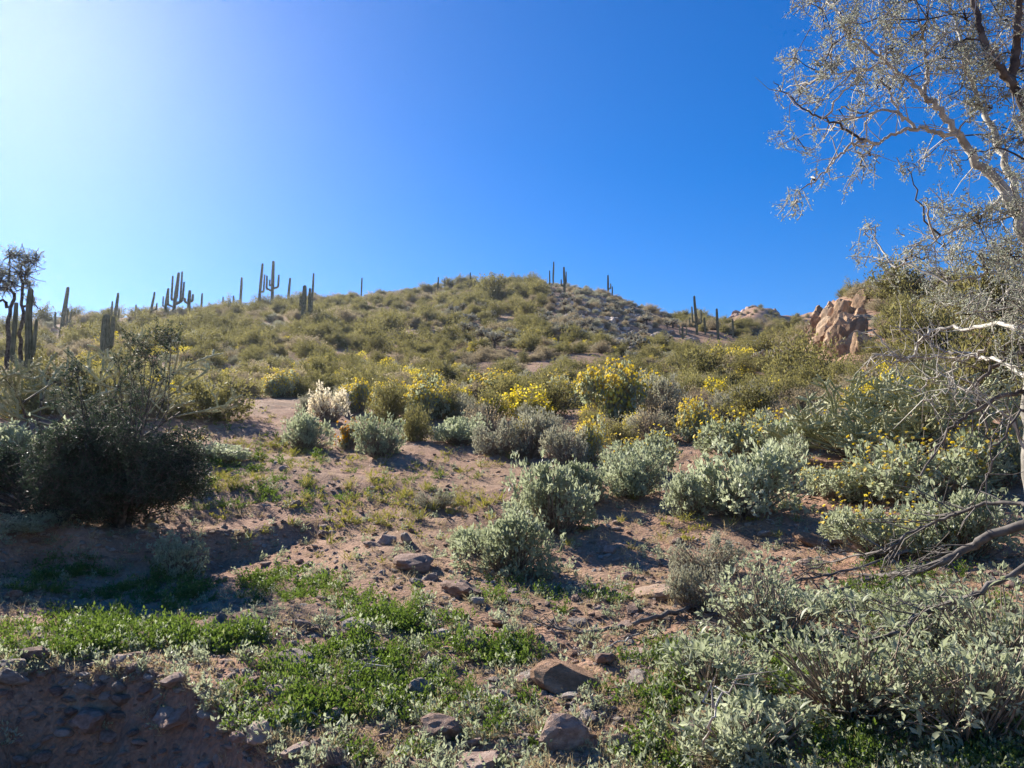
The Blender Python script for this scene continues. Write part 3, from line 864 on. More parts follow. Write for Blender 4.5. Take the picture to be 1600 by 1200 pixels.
def place_tw(name, kind, v, px, pyb, wpx, hpx, label, group, cat='shrub'):
    p = ground(px, pyb); d = math.hypot(p[0], p[1]); k = d / FPX
    Rp, Hp = {'olive': (.9, 1.2), 'bursage': (.8, .8), 'yellow': (.8, .85), 'bare': (.8, .9), 'pale': (.8, .8)}[kind]
    s = wpx * k * .5 / Rp; sz = hpx * k / Hp * 1.02
    o = link(name, TW[kind][v % len(TW[kind])], loc=p, rz=random.uniform(0, 6.28), sc=(s, s, sz))
    return tag(o, label, cat, group)
G = 'shrubs at the foot of the hill'
for a in [
    ('olive_shrub', 'olive', 0, 1100, 612, 110, 72, 'round olive shrub right of the largest yellow bush', G),
    ('olive_shrub', 'olive', 1, 1250, 612, 150, 84, 'wide olive shrub left above the cholla', G),
    ('olive_shrub', 'olive', 2, 1180, 665, 120, 66, 'olive shrub above the yellow flowered brittlebush', G),
    ('olive_shrub', 'olive', 3, 1290, 610, 130, 50, 'dark olive shrub under the tan rock cliff', G),
    ('olive_shrub', 'olive', 0, 860, 650, 90, 60, 'olive shrub between two yellow bushes mid picture', G),
    ('olive_shrub', 'olive', 2, 610, 660, 80, 64, 'grey olive shrub right of the cream bush', G),
    ('olive_shrub', 'olive', 1, 650, 690, 60, 56, 'dark olive shrub between two round brittlebushes', G),
    ('olive_shrub', 'olive', 3, 330, 660, 150, 70, 'wide dark olive shrub above the clearing', G),
    ('bare_shrub', 'bare', 0, 1015, 690, 80, 60, 'leafless straw coloured twiggy shrub mid right', G),
    ('bare_shrub', 'bare', 1, 760, 690, 100, 60, 'straw coloured grassy shrub behind the low green brittlebush', G),
    ('yellow_shrub', 'yellow', 0, 820, 655, 110, 44, 'flat topped yellow green shrub mid picture', G),
    ('yellow_shrub', 'yellow', 1, 1380, 640, 90, 50, 'yellow green shrub left behind the cholla', G),
    ('olive_shrub', 'olive', 1, 1540, 640, 160, 120, 'large olive shrub behind the bare limbs at right edge', G),
    ('olive_shrub', 'olive', 2, 1440, 560, 140, 90, 'olive shrub on right hill behind the pale dead limbs', G),
    ('olive_shrub', 'olive', 3, 1540, 520, 170, 110, 'tall olive shrub on the right hill near picture edge', G),
    ('olive_shrub', 'olive', 0, 1400, 470, 110, 60, 'olive shrub at the top of the right hand hill', G),
    ('olive_shrub', 'olive', 0, 770, 470, 70, 42, 'dark green bush clump on the hilltop', G),
    ('olive_shrub', 'olive', 2, 832, 458, 34, 30, 'small dark bush standing up on the hilltop crest', G),
]:
    place_tw(*a)
_mid = np.random.default_rng(41)
MIDS = []
for i in range(64):
    px = _mid.uniform(430, 1330); py = _mid.uniform(626, 700)
    if px < 620 and py > 660: continue
    kd = ['pale', 'bursage', 'yellow', 'bare', 'pale', 'olive'][_mid.integers(0, 6)]
    wd = _mid.uniform(34, 76)
    o = place_tw(dict(pale='pale_shrub', bursage='bursage_shrub', yellow='yellow_shrub', bare='bare_shrub', olive='olive_shrub')[kd], kd, i, px, py, wd, wd * _mid.uniform(.5, .75), 'x', 'small shrubs between the brittlebushes')
    MIDS.append((o, px, py, dict(pale='small pale bush', bursage='small brown bush', yellow='small yellow bush', bare='small straw bush', olive='small olive bush')[kd]))
# ------------------------------------------------------------------ hillside cover
def to_px(P):
    x = P[:, 0]; y = P[:, 1]; z = P[:, 2] - CAMZ
    f = y * CP + z * SP; u = -y * SP + z * CP
    return 800 + FPX * x / f, 600 - FPX * u / f

def scatter(name, protos, P, S, idx, label, cat, flat=None, tilt=0.0, seed=0):
    """uncountable cover: one object that repeats a few meshes over its own points"""
    r = np.random.default_rng(seed)
    me = bpy.data.meshes.new(name)
    me.vertices.add(len(P)); me.vertices.foreach_set('co', np.asarray(P, np.float32).ravel())
    rot = np.stack([r.normal(size=len(P)) * tilt, r.normal(size=len(P)) * tilt, r.random(len(P)) * 6.283], 1).astype(np.float32)
    S = np.asarray(S, float)
    if S.ndim == 1: S = np.stack([S, S, S], 1)
    a = me.attributes.new('rot', 'FLOAT_VECTOR', 'POINT'); a.data.foreach_set('vector', rot.ravel())
    a = me.attributes.new('scl', 'FLOAT_VECTOR', 'POINT'); a.data.foreach_set('vector', S.astype(np.float32).ravel())
    a = me.attributes.new('idx', 'INT', 'POINT'); a.data.foreach_set('value', np.asarray(idx, np.int32))
    o = link(name, me)
    ng = bpy.data.node_groups.new(name, 'GeometryNodeTree')
    ng.interface.new_socket('Geometry', in_out='INPUT', socket_type='NodeSocketGeometry')
    ng.interface.new_socket('Geometry', in_out='OUTPUT', socket_type='NodeSocketGeometry')
    N = ng.nodes; L = ng.links
    gi = N.new('NodeGroupInput'); go = N.new('NodeGroupOutput'); jo = N.new('GeometryNodeJoinGeometry')
    def attr(nm, ty):
        n = N.new('GeometryNodeInputNamedAttribute'); n.data_type = ty; n.inputs['Name'].default_value = nm
        return n.outputs['Attribute']
    rt, sl, ix = attr('rot', 'FLOAT_VECTOR'), attr('scl', 'FLOAT_VECTOR'), attr('idx', 'INT')
    e2r = N.new('FunctionNodeEulerToRotation'); L.new(rt, e2r.inputs[0])
    for k, pm in enumerate(protos):
        src = bpy.data.objects.new(name + '_source', pm)      # not linked to the scene
        oi = N.new('GeometryNodeObjectInfo'); oi.inputs['Object'].default_value = src
        oi.inputs['As Instance'].default_value = True
        ip = N.new('GeometryNodeInstanceOnPoints')
        cm = N.new('FunctionNodeCompare'); cm.data_type = 'INT'; cm.operation = 'EQUAL'
        L.new(ix, cm.inputs[2]); cm.inputs[3].default_value = k
        L.new(gi.outputs[0], ip.inputs['Points']); L.new(cm.outputs[0], ip.inputs['Selection'])
        L.new(oi.outputs['Geometry'], ip.inputs['Instance']); L.new(e2r.outputs[0], ip.inputs['Rotation']); L.new(sl, ip.inputs['Scale'])
        L.new(ip.outputs[0], jo.inputs[0])
    L.new(jo.outputs[0], go.inputs[0])
    md = o.modifiers.new('cover', 'NODES'); md.node_group = ng
    tag(o, label, cat, kind='stuff')
    return o

ZONE = []                       # things told apart by where they stand: (object, px, py, noun)
_cols = [(150, 'beneath the gnarled tree'), (230, 'beneath the thick dark saguaro'), (330, 'beneath the candelabra saguaro'),
         (450, 'beneath the pitchfork saguaro'), (540, 'beneath the dark stout saguaro'), (650, 'beneath the faint lone saguaro'), (740, 'beneath the left shoulder'),
         (850, 'beneath the hilltop bush clump'), (930, 'beneath the tallest hilltop saguaro'), (1050, 'beneath the right shoulder'), (1160, 'beneath the armed gap saguaro'),
         (1270, 'beneath the distant rocky knob'), (1360, 'beside the tan cliff'), (1480, 'behind the buckhorn cholla'), (9999, 'behind the right edge tree')]
_dirt = [(200, 'at far left'), (400, 'left of the weed mat'), (600, 'around the weed mat'), (760, 'left of the middle brittlebush'), (920, 'below the middle brittlebush'), (1080, 'right of the middle brittlebush'),
         (1260, 'below the large round brittlebush'), (9999, 'near the fallen limbs')]
_ord = {1: [''], 2: ['left of two', 'right of two'], 3: ['leftmost of three', 'middle of three', 'rightmost of three'],
        4: ['leftmost of four', 'second of four', 'third of four', 'rightmost of four'],
        5: ['leftmost of five', 'second of five', 'middle of five', 'fourth of five', 'rightmost of five']}
def zone_labels():
    cells = {}
    for o, px, py, noun in ZONE:
        if noun.endswith('stone'):
            col = next(n for e, n in _dirt if px < e)
            row = 'far up on the dirt' if py < 740 else 'halfway down the dirt' if py < 860 else 'on near dirt' if py < 1010 else 'in the foreground dirt'
        else:
            col = next(n for e, n in _cols if px < e)
            top = float(np.interp(px, [p[0] for p in _ridge], [p[1] for p in _ridge]))
            t = (py - top) / (660 - top)
            row = 'at the skyline' if t < .12 else 'high on the slope' if t < .35 else 'halfway up the slope' if t < .6 else 'low on the slope' if t < .82 else 'at the hill foot'
        cells.setdefault(noun + ' ' + row + ' ' + col, []).append((px, o))
    for lab, L in cells.items():
        L.sort(key=lambda a: a[0])
        for k, (_, o) in enumerate(L):
            e = _ord[len(L)][k] if len(L) in _ord else ('leftmost there' if k == 0 else 'rightmost there' if k == len(L) - 1 else 'in a loose group')
            o['label'] = (lab + (', ' + e if e else ''))

def hillside():
    r = np.random.default_rng(77)
    # area-uniform points over the front of the hill
    n = 6600
    az = r.uniform(-0.68, 0.68, n); d = np.sqrt(r.uniform(15 ** 2, 152 ** 2, n))
    # a little denser near so that the foot of the hill is closed too
    az = np.concatenate([az, r.uniform(-0.66, 0.66, 1500)]); d = np.concatenate([d, r.uniform(16, 70, 1500)])
    x = d * np.sin(az); y = d * np.cos(az)
    R = np.interp(az, _RA, _RD)
    ok = d < R + 3
    x, y, d = x[ok], y[ok], d[ok]
    P = np.stack([x, y, height(x, y)], 1)
    px, py = to_px(P)
    dens = 0.66 + 0.75 * fbm(x * 0.09, y * 0.09, 5, 2)
    # the open dirt in the clearing and on the near slope stays open
    clear = ((px > 300) & (px < 1000) & (py > 632)) | (py > 668) | ((px > 330) & (px < 500) & (py > 622)) | ((px > 1060) & (py > 640) & (px < 1240))
    keep = (r.random(len(x)) < dens) & ~clear
    # rocky shoulder is thinner
    rocky = (px > 850) & (px < 1060) & (py < 545)
    keep &= ~(rocky & (r.random(len(x)) < 0.3))
    keep &= ~((px > 1052) & (px < 1158) & (py > 527) & (py < 556))
    # the cliff stays open
    keep &= ~((px > 1258) & (px < 1350) & (py > 470) & (py < 606))
    P = P[keep]; d = d[keep]; px = px[keep]; py = py[keep]
    kindn = fbm(P[:, 0] * 0.06 + 9, P[:, 1] * 0.06, 8, 2) * 0.5 + r.random(len(P)) * 0.9
    rocky = (px > 850) & (px < 1060) & (py < 545)
    kinds = np.where(rocky, np.where(r.random(len(P)) < .6, 2, 1), np.where(kindn < 0.42, 0, np.where(kindn < 0.74, 1, np.where(kindn < 0.80, 3, 2))))
    kinds = np.where((kinds == 3) & (d > 60), 1, kinds)
    mixk = r.choice([0, 1, 2, 3, 4], len(P), p=[.24, .25, .24, .15, .12])
    kinds = np.where((d < 62) & (r.random(len(P)) < .8), mixk, kinds)
    spec = {
        0: ('olive_shrub', 'olive', (0.55, 1.15), 'olive shrub', 'olive shrubs covering the hillside'),
        1: ('bursage_shrub', 'bursage', (0.55, 1.15), 'brown shrub', 'grey brown shrubs covering the hillside'),
        2: ('pale_shrub', 'pale', (0.45, 0.95), 'pale shrub', 'pale shrubs covering the hillside'),
        3: ('yellow_shrub', 'yellow', (0.55, 0.95), 'small yellow shrub', 'yellow shrubs on the lower hillside'),
        4: ('bare_shrub', 'bare', (0.5, 0.95), 'straw shrub', 'straw shrubs on the lower hillside'),
    }
    for k, (nm, key, (s0, s1), lab, grp) in spec.items():
        I = np.where(kinds == k)[0]
        S = r.uniform(s0, s1, len(I)) * np.where(d[I] > 100, 1.15, 1.0) * np.where((r.random(len(I)) < (.25 if k == 0 else .08)) & (d[I] > 50), 1.6, 1.0) * np.where(d[I] < 50, .85, 1.0)
        order = np.argsort(d[I] / S)
        protos = TW[key]
        inframe = (px[I] > -20) & (px[I] < 1620)
        first = [j for j in order if inframe[j]][:170]
        fs = set(first)
        for j in first:
            p = P[I[j]]
            s = S[j]
            o = link(nm, protos[j % len(protos)], loc=(p[0], p[1], p[2] - 0.03), rz=r.random() * 6.28, sc=(s * r.uniform(.85, 1.25), s * r.uniform(.85, 1.25), s * r.uniform(.75, 1.1)))
            tag(o, lab, 'shrub', grp); ZONE.append((o, px[I[j]], py[I[j]], lab))
        rest = np.array([j for j in range(len(I)) if j not in fs], int)
        if len(rest):
            sc = np.stack([S[rest] * r.uniform(.85, 1.25, len(rest)), S[rest] * r.uniform(.85, 1.25, len(rest)), S[rest] * r.uniform(.75, 1.1, len(rest))], 1)
            scatter('hillside_scrub', protos, P[I[rest]], sc, rest % len(protos), {
                0: 'far olive scrub covering the upper hillside', 1: 'far grey brown scrub covering the upper hillside',
                2: 'far pale grey green scrub covering the upper hillside', 3: 'far yellow flowering scrub covering the hillside', 4: 'straw coloured twiggy scrub on the lower hillside'}[k], 'scrub', seed=k)
    # the farther ridge seen through the gap
    m = 900
    az = r.uniform(-0.1, 0.62, m); dd = r.uniform(150, 286, m)
    x = dd * np.sin(az); y = dd * np.cos(az)
    scatter('ridge_scrub', TW['bursage'] + TW['olive'][:1], np.stack([x, y, height(x, y)], 1), r.uniform(0.7, 1.5, m), r.integers(0, 4, m),
            'brown scrub on the distant ridge in the gap', 'scrub', seed=9)
    # scree on the rocky shoulder
    m = 240
    qx = r.normal(955, 60, m); qy = 500 + r.normal(0, 24, m) + (qx - 955) * 0.28
    pts, _ = ground_many(qx, qy)
    scatter('scree', ROCKS['grey_rock'][:3], pts, np.stack([r.uniform(.25, .7, len(pts))] * 2 + [r.uniform(.15, .45, len(pts))], 1), r.integers(0, 3, len(pts)),
            'dark broken rocks on the right shoulder of the hill', 'rocks', tilt=0.3, seed=4)
hillside()

# ------------------------------------------------------------------ chollas
def joints(mb, P0, P1, r0, mat, ns=6):
    """knobbly cactus joints: spindles with tubercle rings"""
    n = len(P0)
    T = P1 - P0
    Tn = norm(T); A = norm(np.cross(Tn, rng.normal(size=(n, 3)))); B = np.cross(Tn, A)
    prof = [(0.0, .5), (.12, .95), (.3, .82), (.5, 1.05), (.7, .85), (.88, .9), (1.0, .3)]
    V = []
    for k, (t, f) in enumerate(prof):
        for q in range(ns):
            a = (q + 0.5 * (k % 2)) * 2 * math.pi / ns
            V.append(P0 + T * t + (r0 * f)[:, None] * (A * math.cos(a) + B * math.sin(a)))
    V = np.stack(V, 1)
    f = []
    for k in range(len(prof) - 1):
        for q in range(ns):
            f.append([k * ns + q, k * ns + (q + 1) % ns, (k + 1) * ns + (q + 1) % ns, (k + 1) * ns + q])
    F = (np.arange(n)[:, None, None] * (len(prof) * ns) + np.array(f)[None]).reshape(-1, 4)
    mb.add(V.reshape(-1, 3), F, mat, False, np.repeat(rng.random(n), len(prof) * ns))

def spines(mb, P0, P1, r0, per, ln):
    n = len(P0); t = rng.random((n, per, 1))
    Q = P0[:, None] * (1 - t) + P1[:, None] * t
    T = norm(P1 - P0)[:, None]
    D = norm(rng.normal(size=(n, per, 3))); D = norm(D - T * (D * T).sum(-1, keepdims=True) * 0.7)
    Q = Q + D * r0[:, None, None] * 0.85
    leaf_quads(mb, Q.reshape(-1, 3), D.reshape(-1, 3), ln, ln * 0.16, 'spine')

def grow_cholla(seed, H, spread, levels=4, nb=5, jl=0.16, jr=0.017):
    """segments of a branching cholla: returns trunk tubes and joint ends"""
    r = np.random.default_rng(seed)
    segs = []
    def rec(p, d, L, lev):
        q = p + d * L
        segs.append((p, q, lev))
        if lev == 0: return
        for k in range(2 if lev < levels - 1 else 3):
            nd = norm(d + r.normal(size=3) * spread + np.array([0, 0, 0.42]))
            if nd[2] < -0.15: nd[2] *= -0.5
            rec(p + d * L * r.uniform(.7, 1.0), norm(nd), max(L * r.uniform(.5, .75), .07), lev - 1)
    for k in range(nb):
        a = k * 6.283 / nb + r.uniform(-.4, .4)
        d = norm(np.array([math.cos(a) * r.uniform(.4, 1.1), math.sin(a) * r.uniform(.4, 1.1), r.uniform(.45, 1.1)]))
        rec(np.array([0, 0, -0.03]), d, H * r.uniform(.17, .30), levels)
    return segs

def cholla(px, pyb, hpx, label, seed, nb=6, levels=4, spread=0.55, dcol='cholla', widthscale=1.0, jr=0.016, spn=5, splen=0.03):
    p = ground(px, pyb); d = math.hypot(p[0], p[1]); H = hpx * d / FPX
    segs = grow_cholla(seed, H, spread, levels, nb)
    root = link('cholla', None, loc=p, rz=seed); tag(root, label, 'cactus')
    z = max(s[1][2] for s in segs); f = H / z
    A = np.array([s[0] for s in segs]) * f * np.array([widthscale, widthscale, 1]); B = np.array([s[1] for s in segs]) * f * np.array([widthscale, widthscale, 1]); lv = np.array([s[2] for s in segs])
    st = MB(); I = lv >= levels - 1
    tubes_fast(st, A[I], B[I], jr * 1.5, jr * 1.1, 'darkbark')
    link('trunk', st.mesh('trunk'), root)
    jm = MB(); I = lv < levels
    joints(jm, A[I], B[I], jr * (0.85 + 0.4 * rng.random(I.sum())), dcol)
    link('joints', jm.mesh('joints'), root)
    sp = MB(); spines(sp, A[I], B[I], np.full(I.sum(), jr), spn, splen)
    link('spines', sp.mesh('spines'), root)
cholla(1375, 740, 160, 'buckhorn cholla with pale sunlit joints at right above the brittlebushes', 3, nb=13, levels=5, spread=.9, widthscale=1.25, jr=0.0145, spn=9, splen=0.024)
cholla(1475, 725, 120, 'lower buckhorn cholla right of the pale sunlit one', 4, nb=9, levels=5, spread=.9, widthscale=1.2, jr=0.014, spn=9, splen=0.024)
cholla(205, 690, 150, 'backlit cholla with glinting spines behind the dark tree', 8, nb=5, levels=4, widthscale=1.0, spread=.9, jr=0.015, spn=12, splen=0.03)
cholla(55, 700, 140, 'backlit cholla at left edge below the gnarled tree', 12, nb=5, levels=4, widthscale=1.0, spread=.9, jr=0.015, spn=12, splen=0.03)

# small pale teddy bear chollas on the rocky shoulder
def teddy(seed):
    r = np.random.default_rng(seed)
    mb = MB()
    tube(mb, [(0, 0, -.1), (0.02, 0, .25), (0, .03, .55)], [.09, .08, .07], 'darkbark', 6)
    n = 34
    P, D = dome_points(r, n, .55, .5, .35, .2, seed)
    P[:, 2] += .42
    Q = P + norm(D + r.normal(size=(n, 3)) * .5 + np.array([0, 0, .3])) * r.uniform(.16, .28, n)[:, None]
    joints(mb, P, Q, r.uniform(.05, .075, n), 'spine')
    tubes_fast(mb, np.tile([0, 0, .45], (n, 1)) + r.normal(size=(n, 3)) * .03, P, .03, .03, 'darkbark')
    return mb.mesh('teddy_cholla')
TED = [teddy(s) for s in (1, 2, 3)]
r_ = np.random.default_rng(19)
qx = np.concatenate([r_.uniform(690, 1070, 76), r_.uniform(1130, 1260, 14)]); qy = np.concatenate([r_.uniform(0, 1, 76), r_.uniform(0, 1, 14)])
qy = np.concatenate([455 + np.abs(qx[:76] - 860) * 0.2 + qy[:76] * 75, 540 + qy[76:] * 40])
pts, _ = ground_many(qx, qy)
for i, p in enumerate(pts):
    s = r_.uniform(0.7, 1.35)
    o = link('teddy_bear_cholla', TED[i % 3], loc=(p[0], p[1], p[2]), rz=r_.random() * 6, sc=s)
    tag(o, 'pale cholla', 'cactus', 'pale chollas on the upper hillside')
    a, b = to_px(np.array([p])); ZONE.append((o, a[0], b[0], 'pale cholla'))

# ------------------------------------------------------------------ trees
def sprays(mb, centers, radii, n_twig, per, leaf, leafmat, barkmat, r, aspect=0.42, up=0.0, sparse=1.0):
    """leafy sprays: fine twigs out of each centre set with small leaves"""
    for c, ra in zip(centers, radii):
        n = max(3, int(n_twig * sparse))
        D = norm(r.normal(size=(n, 3)) + np.array([0, 0, up]))
        E = c + D * (ra * r.uniform(.35, 1.0, n))[:, None]
        S = c + r.normal(size=(n, 3)) * ra * .22
        bend = r.normal(size=(n, 3)) * ra * .1
        tubes_fast(mb, S, E, .0035, .0015, barkmat, bend)
        t = r.random((n, per)) ** .7
        Q = S[:, None] * (1 - t[..., None]) + E[:, None] * t[..., None] + bend[:, None] * (4 * t * (1 - t))[..., None]
        Q = (Q + r.normal(size=Q.shape) * .012).reshape(-1, 3)
        ln = leaf * r.uniform(.6, 1.3, len(Q))
        leaf_quads(mb, Q, norm(np.repeat(D, per, 0) * .5 + r.normal(size=(len(Q), 3))), ln, ln * aspect, leafmat, r=r)

def connect(mb, limbs, c, r, mat, rad=.008):
    """a side branch from the nearest point of the limbs to a spray"""
    L = np.vstack(limbs)
    dist = np.linalg.norm(L - c, axis=1) + 0.6 * np.clip(L[:, 2] - c[2], 0, None)
    a = L[np.argmin(dist)]
    if np.linalg.norm(a - c) < .12: return None
    m = (a + c) / 2 + r.normal(size=3) * .06 * np.linalg.norm(c - a) + np.array([0, 0, .04])
    pth = smooth_path([a, m, c], 4, .008, int(abs(c[0] * 1000)) % 999)
    tube(mb, pth, np.linspace(rad, rad * .35, len(pth)), mat, 4)
    return pth

def right_tree():
    r = np.random.default_rng(5)
    D0 = 5.0
    base = P3(1655, 1010, D0 + .1); base[2] = gz(base[0], base[1]) - .08
    root = link('mesquite_tree', None, loc=base)
    tag(root, 'grey limbed mesquite tree with thin leaves at the right picture edge', 'tree')
    def W(pts): return np.array([P3(a, b, c) for a, b, c in pts]) - base
    def part(name, pts, r0, r1, mat, jit=.006, n=6, ns=7, seed=0):
        p = smooth_path(W(pts), n, jit, seed)
        mb = MB(); tube(mb, p, np.linspace(r0, r1, len(p)), mat, ns)
        link(name, mb.mesh(name), root)
        return p
    limbs = []
    trunk = smooth_path(np.vstack([[0, 0, 0], W([(1634, 880, 5.05), (1616, 740, 5.05), (1618, 600, 5.05), (1626, 480, 5.0), (1606, 375, 5.0)])]), 6, .008, 2)
    mb = MB(); tube(mb, trunk, np.linspace(.07, .036, len(trunk)), 'greybark', 10); link('trunk', mb.mesh('trunk'), root)
    limbs.append(trunk)
    limbs.append(part('limb', [(1608, 385, 5.0), (1570, 300, 4.95), (1530, 255, 4.9), (1500, 212, 4.85), (1468, 172, 4.8), (1446, 150, 4.75)], .032, .013, 'palebark', seed=3))
    limbs.append(part('limb', [(1606, 370, 5.0), (1575, 270, 5.1), (1550, 200, 5.15), (1528, 160, 5.2), (1510, 90, 5.2), (1490, 20, 5.25)], .024, .008, 'palebark', seed=4))
    limbs.append(part('limb', [(1640, 420, 4.5), (1606, 190, 4.4), (1580, 128, 4.35), (1556, 95, 4.3), (1532, 50, 4.3), (1518, -40, 4.3)], .027, .013, 'darkbark', seed=5))
    limbs.append(part('limb', [(1580, 128, 4.35), (1590, 70, 4.35), (1593, 0, 4.3), (1597, -60, 4.3)], .022, .014, 'darkbark', seed=6))
    link_base = W([(1640, 420, 4.5)])[0]
    limbs.append(part('limb', [(1612, 640, 5.05), (1660, 520, 4.7), (1640, 420, 4.5)], .034, .027, 'darkbark', seed=7))
    B = 'branch'
    limbs.append(part(B, [(1500, 212, 4.85), (1462, 208, 4.8), (1430, 200, 4.75), (1400, 208, 4.7), (1375, 222, 4.7), (1345, 245, 4.65)], .014, .006, 'palebark', seed=8, ns=5))
    limbs.append(part(B, [(1375, 222, 4.7), (1335, 225, 4.6), (1310, 245, 4.6), (1285, 272, 4.55), (1252, 296, 4.5)], .009, .003, 'palebark', seed=9, ns=5))
    limbs.append(part(B, [(1430, 200, 4.75), (1408, 178, 4.7), (1372, 174, 4.7), (1330, 185, 4.65), (1308, 188, 4.6)], .010, .003, 'palebark', seed=10, ns=5))
    limbs.append(part(B, [(1412, 190, 4.7), (1398, 160, 4.7), (1388, 138, 4.7)], .009, .004, 'palebark', seed=11, ns=5))
    limbs.append(part(B, [(1446, 150, 4.75), (1420, 125, 4.7), (1385, 98, 4.65), (1352, 70, 4.6), (1326, 52, 4.55), (1312, 22, 4.5)], .012, .003, 'palebark', seed=12, ns=5))
    limbs.append(part(B, [(1350, 222, 4.65), (1310, 195, 4.5), (1268, 178, 4.45), (1232, 150, 4.4), (1206, 126, 4.4)], .008, .002, 'darkbark', seed=13, ns=5))
    limbs.append(part(B, [(1385, 98, 4.65), (1340, 110, 4.6), (1295, 118, 4.55), (1262, 140, 4.5)], .008, .002, 'palebark', seed=14, ns=5))
    limbs.append(part(B, [(1446, 150, 4.75), (1448, 100, 4.75), (1440, 50, 4.7), (1425, -10, 4.7)], .012, .004, 'palebark', seed=15, ns=5))
    limbs.append(part(B, [(1570, 300, 4.95), (1530, 340, 4.8), (1490, 360, 4.7), (1445, 385, 4.6), (1400, 420, 4.6)], .010, .003, 'palebark', seed=16, ns=5))
    limbs.append(part(B, [(1606, 400, 5.0), (1570, 420, 4.9), (1530, 430, 4.8), (1480, 440, 4.8)], .012, .004, 'palebark', seed=17, ns=5))
    # drooping dead limbs, mostly pale bark
    dl = [
        ([(1610, 520, 5.05), (1560, 508, 5.6), (1505, 513, 6.2), (1465, 515, 6.4), (1445, 525, 6.4), (1430, 545, 6.4), (1418, 560, 6.4), (1400, 560, 6.4), (1388, 545, 6.4), (1366, 515, 6.4)], .016, 'palebark'),
        ([(1530, 556, 6.2), (1490, 550, 6.3), (1460, 540, 6.4), (1445, 527, 6.4), (1418, 514, 6.4), (1388, 510, 6.4)], .010, 'palebark'),
        ([(1612, 590, 5.05), (1560, 565, 5.8), (1520, 558, 6.2), (1470, 557, 6.4), (1420, 559, 6.4), (1362, 554, 6.4)], .015, 'palebark'),
        ([(1612, 545, 5.05), (1580, 555, 5.0), (1550, 572, 5.0), (1530, 600, 5.0), (1530, 625, 5.0), (1540, 660, 5.0), (1548, 700, 5.0)], .014, 'deadwood'),
        ([(1612, 612, 5.05), (1580, 615, 5.0), (1535, 635, 4.95), (1505, 655, 4.9), (1478, 672, 4.9), (1440, 740, 4.9)], .015, 'deadwood'),
        ([(1545, 545, 5.6), (1515, 556, 5.7), (1490, 576, 5.7), (1488, 600, 5.7), (1495, 622, 5.7)], .008, 'palebark'),
        ([(1493, 590, 5.7), (1465, 587, 5.8), (1446, 598, 5.8), (1440, 615, 5.8)], .007, 'palebark'),
        ([(1530, 618, 5.0), (1498, 606, 5.2), (1465, 618, 5.3), (1436, 624, 5.3)], .007, 'palebark'),
        ([(1420, 560, 6.4), (1395, 567, 6.4), (1378, 560, 6.4), (1365, 555, 6.4)], .008, 'palebark'),
        ([(1612, 720, 5.05), (1575, 650, 4.9), (1555, 640, 4.9), (1520, 600, 4.9)], .009, 'palebark'),
        ([(1614, 660, 5.05), (1600, 640, 4.8), (1560, 690, 4.7), (1540, 740, 4.7), (1525, 790, 4.7)], .008, 'deadwood'),
        ([(1612, 470, 5.0), (1590, 440, 5.4), (1574, 460, 5.4), (1570, 505, 5.4)], .008, 'palebark'),
    ]
    tw = MB()
    for i, (pts, rad, mt) in enumerate(dl):
        p = part('dead_limb', pts, rad, rad * .35, mt, jit=.01, n=5, ns=5, seed=30 + i)
        m = len(p)
        s = r.integers(3, len(p), m)
        E = p[s] + norm(r.normal(size=(m, 3)) + np.array([-.2, 0, .1])) * r.uniform(.06, .3, m)[:, None]
        tubes_fast(tw, p[s], E, .004, .0012, mt, r.normal(size=(m, 3)) * .02)
    for p in limbs[1:]:
        m = len(p) // 2
        s = r.integers(3, len(p), m)
        E = p[s] + norm(r.normal(size=(m, 3)) + np.array([-.3, 0, -.05])) * r.uniform(.06, .28, m)[:, None]
        tubes_fast(tw, p[s], E, .004, .0012, 'palebark', r.normal(size=(m, 3)) * .02)
    link('twigs', tw.mesh('twigs'), root)
    # foliage
    cl = [(1285, 15, 55), (1300, 70, 40), (1275, 110, 42), (1330, 45, 40), (1245, 160, 26), (1225, 140, 16), (1245, 215, 28), (1262, 195, 20), (1262, 295, 24), (1285, 275, 20), (1235, 300, 16),
          (1340, 120, 30), (1310, 170, 26), (1335, 235, 20), (1345, 285, 12), (1390, 20, 60), (1450, 30, 70), (1510, 30, 70), (1565, 30, 60), (1395, 75, 50), (1470, 90, 60),
          (1540, 100, 55), (1590, 110, 45), (1420, 120, 40), (1500, 140, 40), (1370, 140, 26), (1550, 170, 40), (1590, 210, 40), (1420, 262, 18), (1440, 250, 14), (1370, 260, 12), (1500, 250, 20),
          (1440, 310, 18), (1490, 335, 34), (1530, 350, 44), (1560, 320, 34), (1590, 330, 40), (1475, 385, 40), (1530, 400, 50), (1580, 400, 50), (1430, 400, 26), (1360, 352, 12), (1345, 400, 14), (1395, 410, 22),
          (1460, 450, 40), (1520, 460, 44), (1580, 470, 44), (1420, 450, 26), (1570, 540, 30), (1500, 490, 26),
          (1640, 150, 90), (1680, 60, 110), (1660, 300, 90), (1560, -50, 90), (1450, -60, 90), (1340, -50, 80), (1700, 420, 90)]
    cr = MB()
    for (a, b, ra) in cl:
        dj = r.uniform(4.3, 5.4)
        c = P3(a, b, dj) - base
        R = ra * dj / FPX
        connect(cr, limbs, c, r, 'palebark' if r.random() < .6 else 'darkbark', .007)
        k = max(1, int((ra / 16) ** 1.7 * 0.9))
        cs = c + r.normal(size=(k, 3)) * R * .5
        for q in cs[1:]:
            tube(cr, smooth_path([c, (c + q) / 2 + r.normal(size=3) * .02, q], 3), [.004, .004, .003, .003, .0025, .0025, .002], 'darkbark', 3)
        sprays(cr, cs, np.full(k, .15), 8, 26, .015, 'tree_leaf', 'palebark', r)
    link('crown', cr.mesh('crown'), root)
right_tree()

